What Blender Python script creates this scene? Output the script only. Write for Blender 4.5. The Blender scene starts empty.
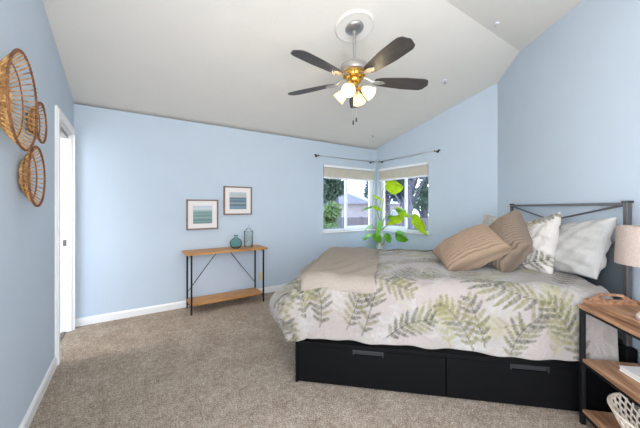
import bpy, bmesh, math, random
import numpy as np
from mathutils import Vector, Matrix

SC = bpy.context.scene
COL = SC.collection
PI = math.pi
random.seed(7)
RNG = np.random.default_rng(7)

# ------------------------------------------------------------------ room measures (metres)
HC = 1.2854                       # camera height
YAW = 0.5881
XA, YB, XC = -0.504, 4.016, 3.9965
CDY = 1.811                       # wall_right / headboard wall corner
ZB = 2.428                        # ceiling height at the back wall
RY, RZ, S2 = 1.390, 3.002, 0.1927  # ridge of the vault
S1 = (RZ - ZB) / (YB - RY)
YR = -1.30                        # rear wall
EV = Vector((-1, -1, 0)).normalized()   # along the headboard wall, towards the camera
NV = Vector((-1, 1, 0)).normalized()    # away from the headboard wall


def W(e, n, z=0.0):
    return Vector((XC, CDY, 0)) + EV * e + NV * n + Vector((0, 0, z))


def ceil_z(y):
    return RZ - S1 * (y - RY) if y >= RY else RZ - S2 * (RY - y)


# ------------------------------------------------------------------ camera, world, sun, exposure
cam_d = bpy.data.cameras.new('camera')
cam = bpy.data.objects.new('camera', cam_d)
COL.objects.link(cam)
cam.location = (0, 0, HC)
cam.rotation_euler = (PI / 2, 0, -YAW)
cam_d.sensor_width = 36.0
cam_d.lens = 36.0 * 285.05 / 640.0
cam_d.shift_y = -6.76 / 640.0
cam_d.clip_start = 0.02
SC.camera = cam

SC.view_settings.view_transform = 'Standard'
SC.view_settings.look = 'None'
SC.view_settings.gamma = 1.0
SC.view_settings.use_curve_mapping = False
SC.view_settings.exposure = -0.30

world = bpy.data.worlds.new('daylight_sky')
SC.world = world
world.use_nodes = True
wn = world.node_tree
wn.nodes.clear()
w_out = wn.nodes.new('ShaderNodeOutputWorld')
w_bg = wn.nodes.new('ShaderNodeBackground')
w_geo = wn.nodes.new('ShaderNodeTexCoord')
w_sep = wn.nodes.new('ShaderNodeSeparateXYZ')
w_ramp = wn.nodes.new('ShaderNodeValToRGB')
w_ramp.color_ramp.elements[0].position = 0.0
w_ramp.color_ramp.elements[0].color = (0.86, 0.92, 1.0, 1)
w_ramp.color_ramp.elements[1].position = 0.7
w_ramp.color_ramp.elements[1].color = (0.42, 0.62, 0.95, 1)
wn.links.new(w_geo.outputs['Generated'], w_sep.inputs[0])
wn.links.new(w_sep.outputs['Z'], w_ramp.inputs[0])
wn.links.new(w_ramp.outputs[0], w_bg.inputs['Color'])
w_bg.inputs['Strength'].default_value = 7.0
wn.links.new(w_bg.outputs[0], w_out.inputs[0])

sun_d = bpy.data.lights.new('sun', 'SUN')
sun_d.energy = 4.0
sun_d.angle = math.radians(1.5)
sun_d.color = (1.0, 0.95, 0.86)
sun = bpy.data.objects.new('sun', sun_d)
COL.objects.link(sun)
sun.rotation_euler = Vector((-0.30, -0.75, -1.15)).to_track_quat('-Z', 'Y').to_euler()


def area_light(name, loc, aim, sx, sy, watts, color=(1, 1, 1)):
    d = bpy.data.lights.new(name, 'AREA')
    d.shape = 'RECTANGLE'
    d.size, d.size_y = sx, sy
    d.energy = watts
    d.color = color
    o = bpy.data.objects.new(name, d)
    COL.objects.link(o)
    o.location = loc
    o.rotation_euler = Vector(aim).to_track_quat('-Z', 'Y').to_euler()
    return o


# unseen fill lights added behind and beside the camera; daylight from the hall
area_light('rear_fill_light', (0.36, YR + 0.04, 1.30), (-0.12, 1, 0.10), 1.05, 2.1, 56, (1.0, 0.985, 0.96))
area_light('side_fill_light', (XA + 0.03, -0.20, 1.40), (1, 0.05, 0.10), 1.8, 1.6, 62, (1.0, 0.99, 0.97))  # fill added out of view to brighten the headboard wall
hall = area_light('hall_daylight', (-1.25, 3.40, 2.1), (1.0, 0.0, -1.75), 0.5, 0.5, 6.5, (1.0, 0.97, 0.93))
hall.data.spread = math.radians(75)
for nm, loc, aim, sx, sy in (('window_portal_back', (3.34, YB + 0.16, 1.44), (0, -1, 0), 1.2, 1.16),
                             ('window_portal_right', (XC + 0.16, 3.40, 1.44), (-1, 0, 0), 1.1, 1.16)):
    po = area_light(nm, loc, aim, sx, sy, 10)
    po.data.cycles.is_portal = True


# ------------------------------------------------------------------ colours and materials
def lin(c):
    return tuple(((v / 255.0) / 12.92 if v / 255.0 <= 0.04045 else ((v / 255.0 + 0.055) / 1.055) ** 2.4) for v in c)


def new_mat(name):
    m = bpy.data.materials.new(name)
    m.use_nodes = True
    nt = m.node_tree
    return m, nt, nt.nodes['Principled BSDF']


def plain(name, rgb, rough=0.6, metal=0.0, noise=0.0, nscale=20.0, bump=0.0, bscale=200.0, spec=0.5, coat=0.0):
    m, nt, b = new_mat(name)
    col = lin(rgb)
    b.inputs['Base Color'].default_value = (*col, 1)
    b.inputs['Roughness'].default_value = rough
    b.inputs['Metallic'].default_value = metal
    b.inputs['Specular IOR Level'].default_value = spec
    b.inputs['Coat Weight'].default_value = coat
    tc = nt.nodes.new('ShaderNodeTexCoord')
    if noise:
        n = nt.nodes.new('ShaderNodeTexNoise')
        n.inputs['Scale'].default_value = nscale
        n.inputs['Detail'].default_value = 4
        r = nt.nodes.new('ShaderNodeValToRGB')
        r.color_ramp.elements[0].position = 0.3
        r.color_ramp.elements[1].position = 0.7
        r.color_ramp.elements[0].color = (*[max(0, v * (1 - noise)) for v in col], 1)
        r.color_ramp.elements[1].color = (*[min(1, v * (1 + noise)) for v in col], 1)
        nt.links.new(tc.outputs['Object'], n.inputs['Vector'])
        nt.links.new(n.outputs['Fac'], r.inputs[0])
        nt.links.new(r.outputs[0], b.inputs['Base Color'])
    if bump:
        n2 = nt.nodes.new('ShaderNodeTexNoise')
        n2.inputs['Scale'].default_value = bscale
        n2.inputs['Detail'].default_value = 3
        bp = nt.nodes.new('ShaderNodeBump')
        bp.inputs['Strength'].default_value = bump
        bp.inputs['Distance'].default_value = 0.01
        nt.links.new(tc.outputs['Object'], n2.inputs['Vector'])
        nt.links.new(n2.outputs['Fac'], bp.inputs['Height'])
        nt.links.new(bp.outputs[0], b.inputs['Normal'])
    return m


def ramp_mat(name, stops, scale=(1, 1, 1), nscale=8.0, detail=6, rough=0.5, bump=0.1, distortion=0.6, coord='Object', nrough=0.5):
    """streaky / speckled noise material (wood grain, carpet, bark)"""
    m, nt, b = new_mat(name)
    tc = nt.nodes.new('ShaderNodeTexCoord')
    mp = nt.nodes.new('ShaderNodeMapping')
    mp.inputs['Scale'].default_value = scale
    n = nt.nodes.new('ShaderNodeTexNoise')
    n.inputs['Scale'].default_value = nscale
    n.inputs['Detail'].default_value = detail
    n.inputs['Distortion'].default_value = distortion
    n.inputs['Roughness'].default_value = nrough
    r = nt.nodes.new('ShaderNodeValToRGB')
    els = r.color_ramp.elements
    els[0].position, els[1].position = stops[0][0], stops[-1][0]
    els[0].color, els[1].color = (*lin(stops[0][1]), 1), (*lin(stops[-1][1]), 1)
    for p, c in stops[1:-1]:
        e = els.new(p)
        e.color = (*lin(c), 1)
    nt.links.new(tc.outputs[coord], mp.inputs[0])
    nt.links.new(mp.outputs[0], n.inputs['Vector'])
    nt.links.new(n.outputs['Fac'], r.inputs[0])
    nt.links.new(r.outputs[0], b.inputs['Base Color'])
    b.inputs['Roughness'].default_value = rough
    if bump:
        bp = nt.nodes.new('ShaderNodeBump')
        bp.inputs['Strength'].default_value = bump
        bp.inputs['Distance'].default_value = 0.01
        nt.links.new(n.outputs['Fac'], bp.inputs['Height'])
        nt.links.new(bp.outputs[0], b.inputs['Normal'])
    return m


def glass_mat(name, tint, gloss=0.12):
    m = bpy.data.materials.new(name)
    m.use_nodes = True
    nt = m.node_tree
    nt.nodes.clear()
    o = nt.nodes.new('ShaderNodeOutputMaterial')
    t = nt.nodes.new('ShaderNodeBsdfTransparent')
    t.inputs[0].default_value = (*tint, 1)
    g = nt.nodes.new('ShaderNodeBsdfGlossy')
    g.inputs['Roughness'].default_value = 0.03
    fr = nt.nodes.new('ShaderNodeLayerWeight')
    fr.inputs['Blend'].default_value = gloss
    mx = nt.nodes.new('ShaderNodeMixShader')
    nt.links.new(fr.outputs['Fresnel'], mx.inputs[0])
    nt.links.new(t.outputs[0], mx.inputs[1])
    nt.links.new(g.outputs[0], mx.inputs[2])
    nt.links.new(mx.outputs[0], o.inputs[0])
    return m


def attr_mat(name, rough=0.9, bump=0.15, bscale=160.0, sheen=0.2, wrinkle=0.0):
    """fabric whose print or painted groove shade is stored in the mesh colour attribute 'print'"""
    m, nt, b = new_mat(name)
    a = nt.nodes.new('ShaderNodeAttribute')
    a.attribute_name = 'print'
    nt.links.new(a.outputs['Color'], b.inputs['Base Color'])
    b.inputs['Roughness'].default_value = rough
    b.inputs['Sheen Weight'].default_value = sheen
    tc = nt.nodes.new('ShaderNodeTexCoord')
    n = nt.nodes.new('ShaderNodeTexNoise')
    n.inputs['Scale'].default_value = bscale
    bp = nt.nodes.new('ShaderNodeBump')
    bp.inputs['Strength'].default_value = bump
    bp.inputs['Distance'].default_value = 0.01
    nt.links.new(tc.outputs['Object'], n.inputs['Vector'])
    nt.links.new(n.outputs['Fac'], bp.inputs['Height'])
    if wrinkle:                    # soft creases of unironed cloth
        n2 = nt.nodes.new('ShaderNodeTexNoise')
        n2.inputs['Scale'].default_value = 9.0
        n2.inputs['Detail'].default_value = 4
        n2.inputs['Distortion'].default_value = 1.2
        b2 = nt.nodes.new('ShaderNodeBump')
        b2.inputs['Strength'].default_value = wrinkle
        b2.inputs['Distance'].default_value = 0.04
        nt.links.new(tc.outputs['Object'], n2.inputs['Vector'])
        nt.links.new(n2.outputs['Fac'], b2.inputs['Height'])
        nt.links.new(b2.outputs[0], bp.inputs['Normal'])
    nt.links.new(bp.outputs[0], b.inputs['Normal'])
    return m


def translucent_mat(name, rgb, trans=0.35, noise=0.25, emit=0.0, rough=0.5):
    m, nt, b = new_mat(name)
    out = nt.nodes['Material Output']
    col = lin(rgb)
    b.inputs['Roughness'].default_value = rough
    b.inputs['Base Color'].default_value = (*col, 1)
    tr = nt.nodes.new('ShaderNodeBsdfTranslucent')
    tr.inputs[0].default_value = (*col, 1)
    if noise:
        tc = nt.nodes.new('ShaderNodeTexCoord')
        n = nt.nodes.new('ShaderNodeTexNoise')
        n.inputs['Scale'].default_value = 9
        r = nt.nodes.new('ShaderNodeValToRGB')
        r.color_ramp.elements[0].position, r.color_ramp.elements[1].position = 0.3, 0.7
        r.color_ramp.elements[0].color = (*[v * (1 - noise) for v in col], 1)
        r.color_ramp.elements[1].color = (*[min(1, v * (1 + noise)) for v in col], 1)
        nt.links.new(tc.outputs['Object'], n.inputs['Vector'])
        nt.links.new(n.outputs['Fac'], r.inputs[0])
        nt.links.new(r.outputs[0], b.inputs['Base Color'])
        nt.links.new(r.outputs[0], tr.inputs[0])
    mx = nt.nodes.new('ShaderNodeMixShader')
    mx.inputs[0].default_value = trans
    nt.links.new(b.outputs[0], mx.inputs[1])
    nt.links.new(tr.outputs[0], mx.inputs[2])
    nt.links.new(mx.outputs[0], out.inputs[0])
    if emit:
        b.inputs['Emission Color'].default_value = (*col, 1)
        b.inputs['Emission Strength'].default_value = emit
    return m


M = {}
M['wall'] = plain('blue_wall_paint', (195, 207, 219), 0.75, noise=0.015, nscale=3, bump=0.12, bscale=90, spec=0.25)
M['ceiling'] = plain('white_ceiling_paint', (230, 225, 217), 0.9, noise=0.012, nscale=4, bump=0.25, bscale=60, spec=0.15)
M['trim'] = plain('white_trim_paint', (238, 237, 235), 0.4)
def carpet_mat():
    m, nt, b = new_mat('beige_carpet')
    tc = nt.nodes.new('ShaderNodeTexCoord')

    def noise(scale, detail, rough):
        n = nt.nodes.new('ShaderNodeTexNoise')
        n.inputs['Scale'].default_value = scale
        n.inputs['Detail'].default_value = detail
        n.inputs['Roughness'].default_value = rough
        nt.links.new(tc.outputs['Object'], n.inputs['Vector'])
        return n
    fine, mid, big = noise(105, 6, 0.8), noise(26, 4, 0.6), noise(5, 3, 0.5)

    def madd(x, k, add):
        q = nt.nodes.new('ShaderNodeMath')
        q.operation = 'MULTIPLY_ADD'
        q.inputs[1].default_value = k
        nt.links.new(x, q.inputs[0])
        if isinstance(add, float):
            q.inputs[2].default_value = add
        else:
            nt.links.new(add, q.inputs[2])
        return q.outputs[0]
    v = madd(big.outputs['Fac'], 0.12, -0.14)
    v = madd(mid.outputs['Fac'], 0.22, v)
    v = madd(fine.outputs['Fac'], 0.97, v)
    r = nt.nodes.new('ShaderNodeValToRGB')
    els = r.color_ramp.elements
    els[0].position, els[0].color = 0.34, (*lin((84, 70, 57)), 1)
    els[1].position, els[1].color = 0.68, (*lin((232, 220, 204)), 1)
    els.new(0.45).color = (*lin((140, 124, 108)), 1)
    els.new(0.54).color = (*lin((180, 163, 146)), 1)
    nt.links.new(v, r.inputs[0])
    nt.links.new(r.outputs[0], b.inputs['Base Color'])
    b.inputs['Roughness'].default_value = 0.95
    b.inputs['Specular IOR Level'].default_value = 0.1
    bp = nt.nodes.new('ShaderNodeBump')
    bp.inputs['Strength'].default_value = 0.9
    bp.inputs['Distance'].default_value = 0.012
    nt.links.new(v, bp.inputs['Height'])
    nt.links.new(bp.outputs[0], b.inputs['Normal'])
    return m


M['carpet'] = carpet_mat()
M['oak'] = ramp_mat('honey_oak', [(0.25, (150, 98, 46)), (0.5, (190, 132, 68)), (0.75, (212, 157, 90))], scale=(1.2, 18, 18), nscale=3.0, rough=0.45, bump=0.05)
M['rustic'] = ramp_mat('rustic_wood', [(0.2, (92, 62, 44)), (0.42, (140, 102, 76)), (0.6, (176, 134, 102)), (0.8, (206, 168, 134))], scale=(14, 1.2, 14), nscale=3.0, rough=0.5, bump=0.08)
M['black_metal'] = plain('black_powder_coat', (22, 23, 25), 0.5, 0.2, spec=0.3)
M['bed_black'] = plain('black_laminate', (9, 9, 10), 0.6, noise=0.15, nscale=60, spec=0.12)
M['pull'] = plain('dark_pull', (64, 64, 66), 0.35, 0.6)
M['steel'] = plain('gunmetal_tube', (86, 84, 84), 0.4, 0.35)
M['panel'] = plain('slate_panel', (88, 96, 102), 0.6, 0.2)
M['fern'] = attr_mat('fern_print_cotton', wrinkle=0.55)
M['throw'] = plain('oatmeal_throw', (160, 148, 137), 0.95, noise=0.12, nscale=140, bump=0.6, bscale=260, spec=0.1)
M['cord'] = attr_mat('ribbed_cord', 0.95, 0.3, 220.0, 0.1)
M['grey_linen'] = plain('grey_linen', (184, 182, 179), 0.95, noise=0.04, nscale=90, bump=0.25, bscale=170, spec=0.1)
M['mattress'] = plain('white_ticking', (225, 224, 220), 0.9)
M['linen_shade'] = plain('linen_shade', (168, 152, 142), 0.95, noise=0.1, nscale=120, bump=0.3, bscale=250)
M['rattan'] = ramp_mat('rattan', [(0.3, (134, 88, 42)), (0.5, (198, 146, 84)), (0.72, (236, 192, 132))], nscale=30, rough=0.5, bump=0.2)
M['rattan_dark'] = ramp_mat('dark_rattan_rim', [(0.3, (84, 50, 28)), (0.6, (136, 86, 48)), (0.75, (170, 116, 70))], nscale=30, rough=0.5, bump=0.2)
M['nickel'] = plain('brushed_nickel', (186, 184, 180), 0.35, 0.9)
M['brass'] = plain('polished_brass', (206, 164, 78), 0.25, 0.95)
M['blade'] = ramp_mat('dark_walnut_blade', [(0.25, (52, 47, 46)), (0.6, (72, 66, 64)), (0.8, (86, 78, 75))], scale=(1.5, 14, 14), nscale=4, rough=0.45, bump=0.03)
M['lit_glass'] = translucent_mat('lit_frosted_glass', (255, 240, 208), 0.5, 0.0, emit=0.55)
M['bulb'] = translucent_mat('lit_bulb', (255, 244, 220), 0.0, 0.0, emit=4.0)
M['vinyl'] = plain('white_vinyl', (240, 241, 243), 0.35)
M['screen_frame'] = plain('grey_window_track', (120, 132, 146), 0.5)
M['blind'] = translucent_mat('cream_blind', (252, 246, 232), 0.35, 0.03)
M['pane'] = glass_mat('window_glass', (0.97, 0.985, 0.99), 0.06)
M['teal_glass'] = glass_mat('teal_glass', (0.80, 0.925, 0.915), 0.12)
M['clear_glass'] = glass_mat('clear_glass', (0.965, 0.985, 0.98), 0.16)
M['leaf'] = translucent_mat('green_leaf', (112, 176, 40), 0.55, 0.35)
M['leaf_young'] = translucent_mat('young_leaf', (176, 208, 30), 0.6, 0.2)
M['stem'] = plain('plant_stem', (150, 158, 110), 0.6)
M['pole'] = plain('pale_support_pole', (206, 204, 200), 0.8, noise=0.12, nscale=40, bump=0.4, bscale=60)
M['ceramic'] = plain('white_ceramic', (232, 232, 228), 0.3)
M['soil'] = plain('soil', (60, 46, 36), 0.95)
M['frame_wood'] = ramp_mat('walnut_frame', [(0.3, (104, 78, 62)), (0.7, (146, 116, 96))], scale=(8, 8, 8), nscale=4, rough=0.5, bump=0.05)
M['mat_board'] = plain('white_mat_board', (236, 230, 226), 0.9)
M['plate'] = plain('almond_plate', (214, 196, 160), 0.5)
M['cream_wire'] = plain('cream_wire', (226, 212, 196), 0.6, noise=0.06, nscale=80)
M['white_cover'] = plain('white_cover', (240, 239, 237), 0.5)
M['paper'] = plain('page_edges', (214, 208, 198), 0.9)
M['lamp_base'] = plain('pale_ceramic_base', (220, 200, 190), 0.35)
M['track'] = plain('dark_track', (196, 194, 190), 0.6)
M['strip'] = plain('threshold_metal', (104, 98, 92), 0.5, 0.4)
M['concrete'] = plain('patio_concrete', (150, 140, 136), 0.9, noise=0.08, nscale=3)
M['stucco'] = plain('pale_stucco', (176, 166, 168), 0.9, noise=0.06, nscale=5)
M['roof_tile'] = plain('grey_shingle', (150, 148, 158), 0.9, noise=0.2, nscale=14)
M['bark'] = ramp_mat('bark', [(0.3, (72, 72, 82)), (0.7, (120, 118, 126))], scale=(6, 6, 1.5), nscale=4, rough=0.95, bump=0.4)
M['foliage'] = translucent_mat('tree_foliage', (84, 102, 84), 0.35, 0.5)
M['foliage_cool'] = translucent_mat('cool_tree_foliage', (84, 98, 112), 0.35, 0.5)
M['foliage_light'] = translucent_mat('light_shrub_foliage', (112, 132, 84), 0.35, 0.4)
M['fence'] = plain('weathered_fence', (116, 108, 110), 0.9, noise=0.15, nscale=8)


# ------------------------------------------------------------------ helpers
class MB:
    """collects shapes; build() links them as ONE mesh object"""

    def __init__(self):
        self.bm = bmesh.new()

    def box(self, lo, hi, bevel=0.0):
        lo, hi = Vector(lo), Vector(hi)
        bm2 = bmesh.new()
        bmesh.ops.create_cube(bm2, size=1.0)
        d = hi - lo
        for v in bm2.verts:
            v.co = Vector(((v.co.x + .5) * d.x + lo.x, (v.co.y + .5) * d.y + lo.y, (v.co.z + .5) * d.z + lo.z))
        if bevel:
            bmesh.ops.bevel(bm2, geom=bm2.edges[:], offset=bevel, segments=2, profile=0.5, affect='EDGES')
        self._add(bm2)
        return self

    def _add(self, bm2, mat=None):
        if mat is not None:
            bm2.transform(mat)
        vs = {}
        for v in bm2.verts:
            vs[v] = self.bm.verts.new(v.co)
        for f in bm2.faces:
            try:
                self.bm.faces.new([vs[v] for v in f.verts])
            except ValueError:
                pass
        bm2.free()

    def prism(self, poly, axis, lo, hi):
        """poly: 2D points; axis: 'x'|'y'|'z' extrusion axis"""
        def p3(p, t):
            if axis == 'x':
                return (t, p[0], p[1])
            if axis == 'y':
                return (p[0], t, p[1])
            return (p[0], p[1], t)
        a = [self.bm.verts.new(p3(p, lo)) for p in poly]
        b = [self.bm.verts.new(p3(p, hi)) for p in poly]
        n = len(poly)
        self.bm.faces.new(a)
        self.bm.faces.new(b[::-1])
        for i in range(n):
            self.bm.faces.new((a[i], b[i], b[(i + 1) % n], a[(i + 1) % n]))
        return self

    def tube(self, pts, r, seg=8, closed=False, cap=True):
        pts = [Vector(p) for p in pts]
        n = len(pts)
        rad = r if isinstance(r, (list, tuple)) else [r] * n
        rings = []
        prev = None
        for i, p in enumerate(pts):
            if closed:
                t = (pts[(i + 1) % n] - pts[i - 1])
            else:
                t = pts[min(i + 1, n - 1)] - pts[max(i - 1, 0)]
            t.normalize()
            if prev is None:
                a = Vector((0, 0, 1)) if abs(t.z) < 0.9 else Vector((1, 0, 0))
                u = t.cross(a).normalized()
            else:
                u = (prev - t * prev.dot(t)).normalized()
            prev = u
            w = t.cross(u)
            rings.append([self.bm.verts.new(p + (u * math.cos(2 * PI * k / seg) + w * math.sin(2 * PI * k / seg)) * rad[i]) for k in range(seg)])
        m = n if closed else n - 1
        for i in range(m):
            A, B = rings[i], rings[(i + 1) % n]
            for k in range(seg):
                self.bm.faces.new((A[k], A[(k + 1) % seg], B[(k + 1) % seg], B[k]))
        if cap and not closed:
            self.bm.faces.new(rings[0][::-1])
            self.bm.faces.new(rings[-1])
        return self

    def lathe(self, prof, seg=32, loc=(0, 0, 0), mat=None):
        """prof: list of (r, z), r==0 makes a pole"""
        bm2 = bmesh.new()
        rings = []
        for r, z in prof:
            if r <= 1e-6:
                rings.append([bm2.verts.new((0, 0, z))])
            else:
                rings.append([bm2.verts.new((r * math.cos(2 * PI * k / seg), r * math.sin(2 * PI * k / seg), z)) for k in range(seg)])
        for A, B in zip(rings[:-1], rings[1:]):
            for k in range(seg):
                k2 = (k + 1) % seg
                if len(A) == 1 and len(B) == 1:
                    continue
                if len(A) == 1:
                    bm2.faces.new((A[0], B[k2], B[k]))
                elif len(B) == 1:
                    bm2.faces.new((A[k], A[k2], B[0]))
                else:
                    bm2.faces.new((A[k], A[k2], B[k2], B[k]))
        m = Matrix.Translation(Vector(loc))
        if mat is not None:
            m = m @ mat
        self._add(bm2, m)
        return self

    def build(self, name, mat, parent=None, smooth=False, angle=None):
        me = bpy.data.meshes.new(name)
        bmesh.ops.recalc_face_normals(self.bm, faces=self.bm.faces[:])
        self.bm.to_mesh(me)
        self.bm.free()
        return mesh_obj(name, me, mat, parent, smooth, angle)


def mesh_obj(name, me, mat, parent=None, smooth=False, angle=None):
    if mat is not None:
        me.materials.append(mat)
    o = bpy.data.objects.new(name, me)
    COL.objects.link(o)
    if parent is not None:
        o.parent = parent
    if smooth or angle:
        me.polygons.foreach_set('use_smooth', [True] * len(me.polygons))
        if angle:
            me.set_sharp_from_angle(angle=math.radians(angle))
    return o


def pydata(name, verts, faces, mat, parent=None, smooth=True):
    me = bpy.data.meshes.new(name)
    me.from_pydata([tuple(v) for v in verts], [], [tuple(f) for f in faces])
    me.update()
    return mesh_obj(name, me, mat, parent, smooth)


def thing(name, label, cat, loc=(0, 0, 0), rotz=0.0, group=None):
    o = bpy.data.objects.new(name, None)
    o.empty_display_size = 0.1
    COL.objects.link(o)
    o.location = loc
    o.rotation_euler = (0, 0, rotz)
    tag(o, label, cat, group)
    return o


def tag(o, label, cat, group=None):
    o['label'] = label
    o['category'] = cat
    if group:
        o['group'] = group
    return o


def struct(o):
    o['kind'] = 'structure'
    return o


def struct_empty(name, loc=(0, 0, 0)):
    o = bpy.data.objects.new(name, None)
    COL.objects.link(o)
    o.location = loc
    return struct(o)


def copy_tree(root):
    r = root.copy()
    COL.objects.link(r)
    for ch in list(root.children):
        c = ch.copy()
        COL.objects.link(c)
        c.parent = r
        for g in list(ch.children):
            d = g.copy()
            COL.objects.link(d)
            d.parent = c
    return r


# ------------------------------------------------------------------ the room shell
b = MB().box((-1.9, YR - 0.1, -0.12), (XC + 0.14, YB + 0.14, 0.0))
floor = struct(b.build('floor', M['carpet']))

# ceiling: two slopes meeting at the ridge
T = 0.12
b = MB()
y0c, y1c = YR - 0.1, YB + 0.14
b.prism([(y0c, ceil_z(y0c)), (RY, RZ), (y1c, ceil_z(y1c)), (y1c, ceil_z(y1c) + T), (RY, RZ + T), (y0c, ceil_z(y0c) + T)], 'x', XA - 0.12, XC + 0.14)
ceiling = struct(b.build('ceiling', M['ceiling']))

DY0, DY1, DZ = 3.16, 3.91, 2.045           # doorway in the left wall
b = MB()
x0, x1 = XA - 0.12, XA
b.prism([(0.72, 0), (DY0, 0), (DY0, ceil_z(DY0)), (RY, RZ), (0.72, ceil_z(0.72))], 'x', x0, x1)
b.prism([(YR, 0), (-1.12, 0), (-1.12, ceil_z(-1.12)), (YR, ceil_z(YR))], 'x', x0, x1)
b.prism([(-1.12, 0), (0.72, 0), (0.72, 0.58), (-1.12, 0.58)], 'x', x0, x1)  # unseen opening above this, added for the side fill light
b.prism([(-1.12, 2.22), (0.72, 2.22), (0.72, ceil_z(0.72)), (-1.12, ceil_z(-1.12))], 'x', x0, x1)
b.prism([(DY0, DZ), (DY1, DZ), (DY1, ceil_z(DY1)), (DY0, ceil_z(DY0))], 'x', x0, x1)
b.prism([(DY1, 0), (YB + 0.14, 0), (YB + 0.14, ceil_z(YB + 0.14)), (DY1, ceil_z(DY1))], 'x', x0, x1)
struct(b.build('wall_left', M['wall']))

WX0, WX1, WZ0, WZ1 = 2.745, 3.945, 0.862, 2.02     # window in the back wall
WY0, WY1 = 2.85, 3.945                             # window in the right wall
zt = ceil_z(YB)
b = MB()
y0, y1 = YB, YB + 0.14
zt2 = ceil_z(y1)
b.box((XA, y0, 0), (WX0, y1, zt2))
b.box((WX0, y0, 0), (WX1, y1, WZ0))
b.box((WX0, y0, WZ1), (WX1, y1, zt2))
b.box((WX1, y0, 0), (XC + 0.14, y1, zt2))
struct(b.build('wall_back', M['wall']))

b = MB()
x0, x1 = XC, XC + 0.14
b.prism([(CDY, 0), (WY0, 0), (WY0, ceil_z(WY0)), (CDY, ceil_z(CDY))], 'x', x0, x1)
b.prism([(WY0, 0), (WY1, 0), (WY1, WZ0), (WY0, WZ0)], 'x', x0, x1)
b.prism([(WY0, WZ1), (WY1, WZ1), (WY1, ceil_z(WY1)), (WY0, ceil_z(WY0))], 'x', x0, x1)
b.prism([(WY1, 0), (YB, 0), (YB, ceil_z(YB)), (WY1, ceil_z(WY1))], 'x', x0, x1)
struct(b.build('wall_right', M['wall']))

# the diagonal headboard wall (x - y = const), thick outwards
dD = XC - CDY
verts, faces = [], []
ysd = [YR, -0.6, 0.1, 0.8, RY, 1.6, CDY]
for y in ysd:
    x = y + dD
    ox, oy = 0.085, -0.085
    verts += [(x, y, 0), (x, y, ceil_z(y)), (x + ox, y + oy, 0), (x + ox, y + oy, ceil_z(y))]
for i in range(len(ysd) - 1):
    a, c = 4 * i, 4 * (i + 1)
    faces += [(a, c, c + 1, a + 1), (a + 2, a + 3, c + 3, c + 2), (a + 1, c + 1, c + 3, a + 3), (a, a + 2, c + 2, c)]
faces += [(0, 1, 3, 2), (a + 4, a + 6, a + 7, a + 5)]
struct(pydata('wall_headboard', verts, faces, M['wall'], smooth=False))

# rear wall behind the camera, with an unseen opening added for the rear fill light
b = MB()
xr = YR + dD
zr = ceil_z(YR)
b.box((XA - 0.12, YR - 0.12, 0), (-0.46, YR, zr))
b.box((-0.46, YR - 0.12, 0), (xr - 0.02, YR, 0.2))
b.box((-0.46, YR - 0.12, 2.42), (xr - 0.02, YR, zr))
b.box((xr - 0.02, YR - 0.12, 0), (xr + 0.2, YR, zr))
struct(b.build('wall_rear', M['wall']))
# the hall beyond the doorway
b = MB()
b.box((-1.9, 2.3, 0), (-1.8, YB + 0.14, 2.44))
b.box((-1.8, YB + 0.02, 0), (XA - 0.12, YB + 0.14, 2.44))
b.box((-1.9, 2.3, 2.44), (XA - 0.12, YB + 0.14, 2.54))
struct(b.build('wall_hall', M['ceiling']))


def baseboard(name, p0, p1, inward, h=0.085, t=0.014):
    p0, p1, inward = Vector(p0), Vector(p1), Vector(inward)
    prof = [(0, 0), (t, 0), (t, h - 0.02), (t * 0.45, h - 0.004), (t * 0.3, h), (0, h)]
    vs, fs = [], []
    for p in (p0, p1):
        for a, z in prof:
            vs.append(p + inward * a + Vector((0, 0, z)))
    n = len(prof)
    for i in range(n):
        fs.append((i, (i + 1) % n, n + (i + 1) % n, n + i))
    fs += [tuple(range(n))[::-1], tuple(range(n, 2 * n))]
    return struct(pydata(name, vs, fs, M['trim'], smooth=False))


baseboard('baseboard_left', (XA, YR, 0), (XA, DY0 - 0.065, 0), (1, 0, 0))
baseboard('baseboard_back', (XA, YB, 0), (XC, YB, 0), (0, -1, 0))
baseboard('baseboard_right', (XC, YB, 0), (XC, CDY, 0), (-1, 0, 0))
baseboard('baseboard_headboard', (XC, CDY, 0), (YR + dD, YR, 0), NV)

# doorway: casing, jamb with strike plate, pocket track, threshold
door = struct_empty('door_1', (XA, (DY0 + DY1) / 2, 0))


def local(o):
    """re-express a part built in world coordinates in its (translated, possibly rotated) parent"""
    p = o.parent
    if p is not None:
        m = Matrix.LocRotScale(p.location, p.rotation_euler, p.scale).inverted()
        o.data.transform(m)
    return o


cw = 0.066
b = MB()
for t0, t1, wi in ((0, 0.017, 0), (0.017, 0.024, 0.018)):
    b.box((XA + t0, DY0 - cw + wi, 0), (XA + t1, DY0 - 0.004, DZ + cw - wi))
    b.box((XA + t0, DY1 + 0.004, 0), (XA + t1, DY1 + cw - wi, DZ + cw - wi))
    b.box((XA + t0, DY0 - 0.004, DZ + 0.004), (XA + t1, DY1 + 0.004, DZ + cw - wi))
local(b.build('casing', M['trim'], door))
b = MB()
b.box((XA - 0.12, DY1 - 0.014, 0), (XA, DY1, DZ))
b.box((XA - 0.12, DY0, 0), (XA, DY0 + 0.014, DZ))
b.box((XA - 0.12, DY0 + 0.014, DZ - 0.014), (XA, DY1 - 0.014, DZ))
local(b.build('jamb', M['trim'], door))
b = MB()
b.box((XA - 0.075, DY0 + 0.02, DZ - 0.05), (XA - 0.03, DY1 - 0.02, DZ - 0.014))
for k in range(3):
    b.box((XA - 0.08, DY0 + 0.02, DZ - 0.045 + 0.01 * k), (XA - 0.025, DY1 - 0.02, DZ - 0.041 + 0.01 * k))
local(b.build('track', M['track'], door))
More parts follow.
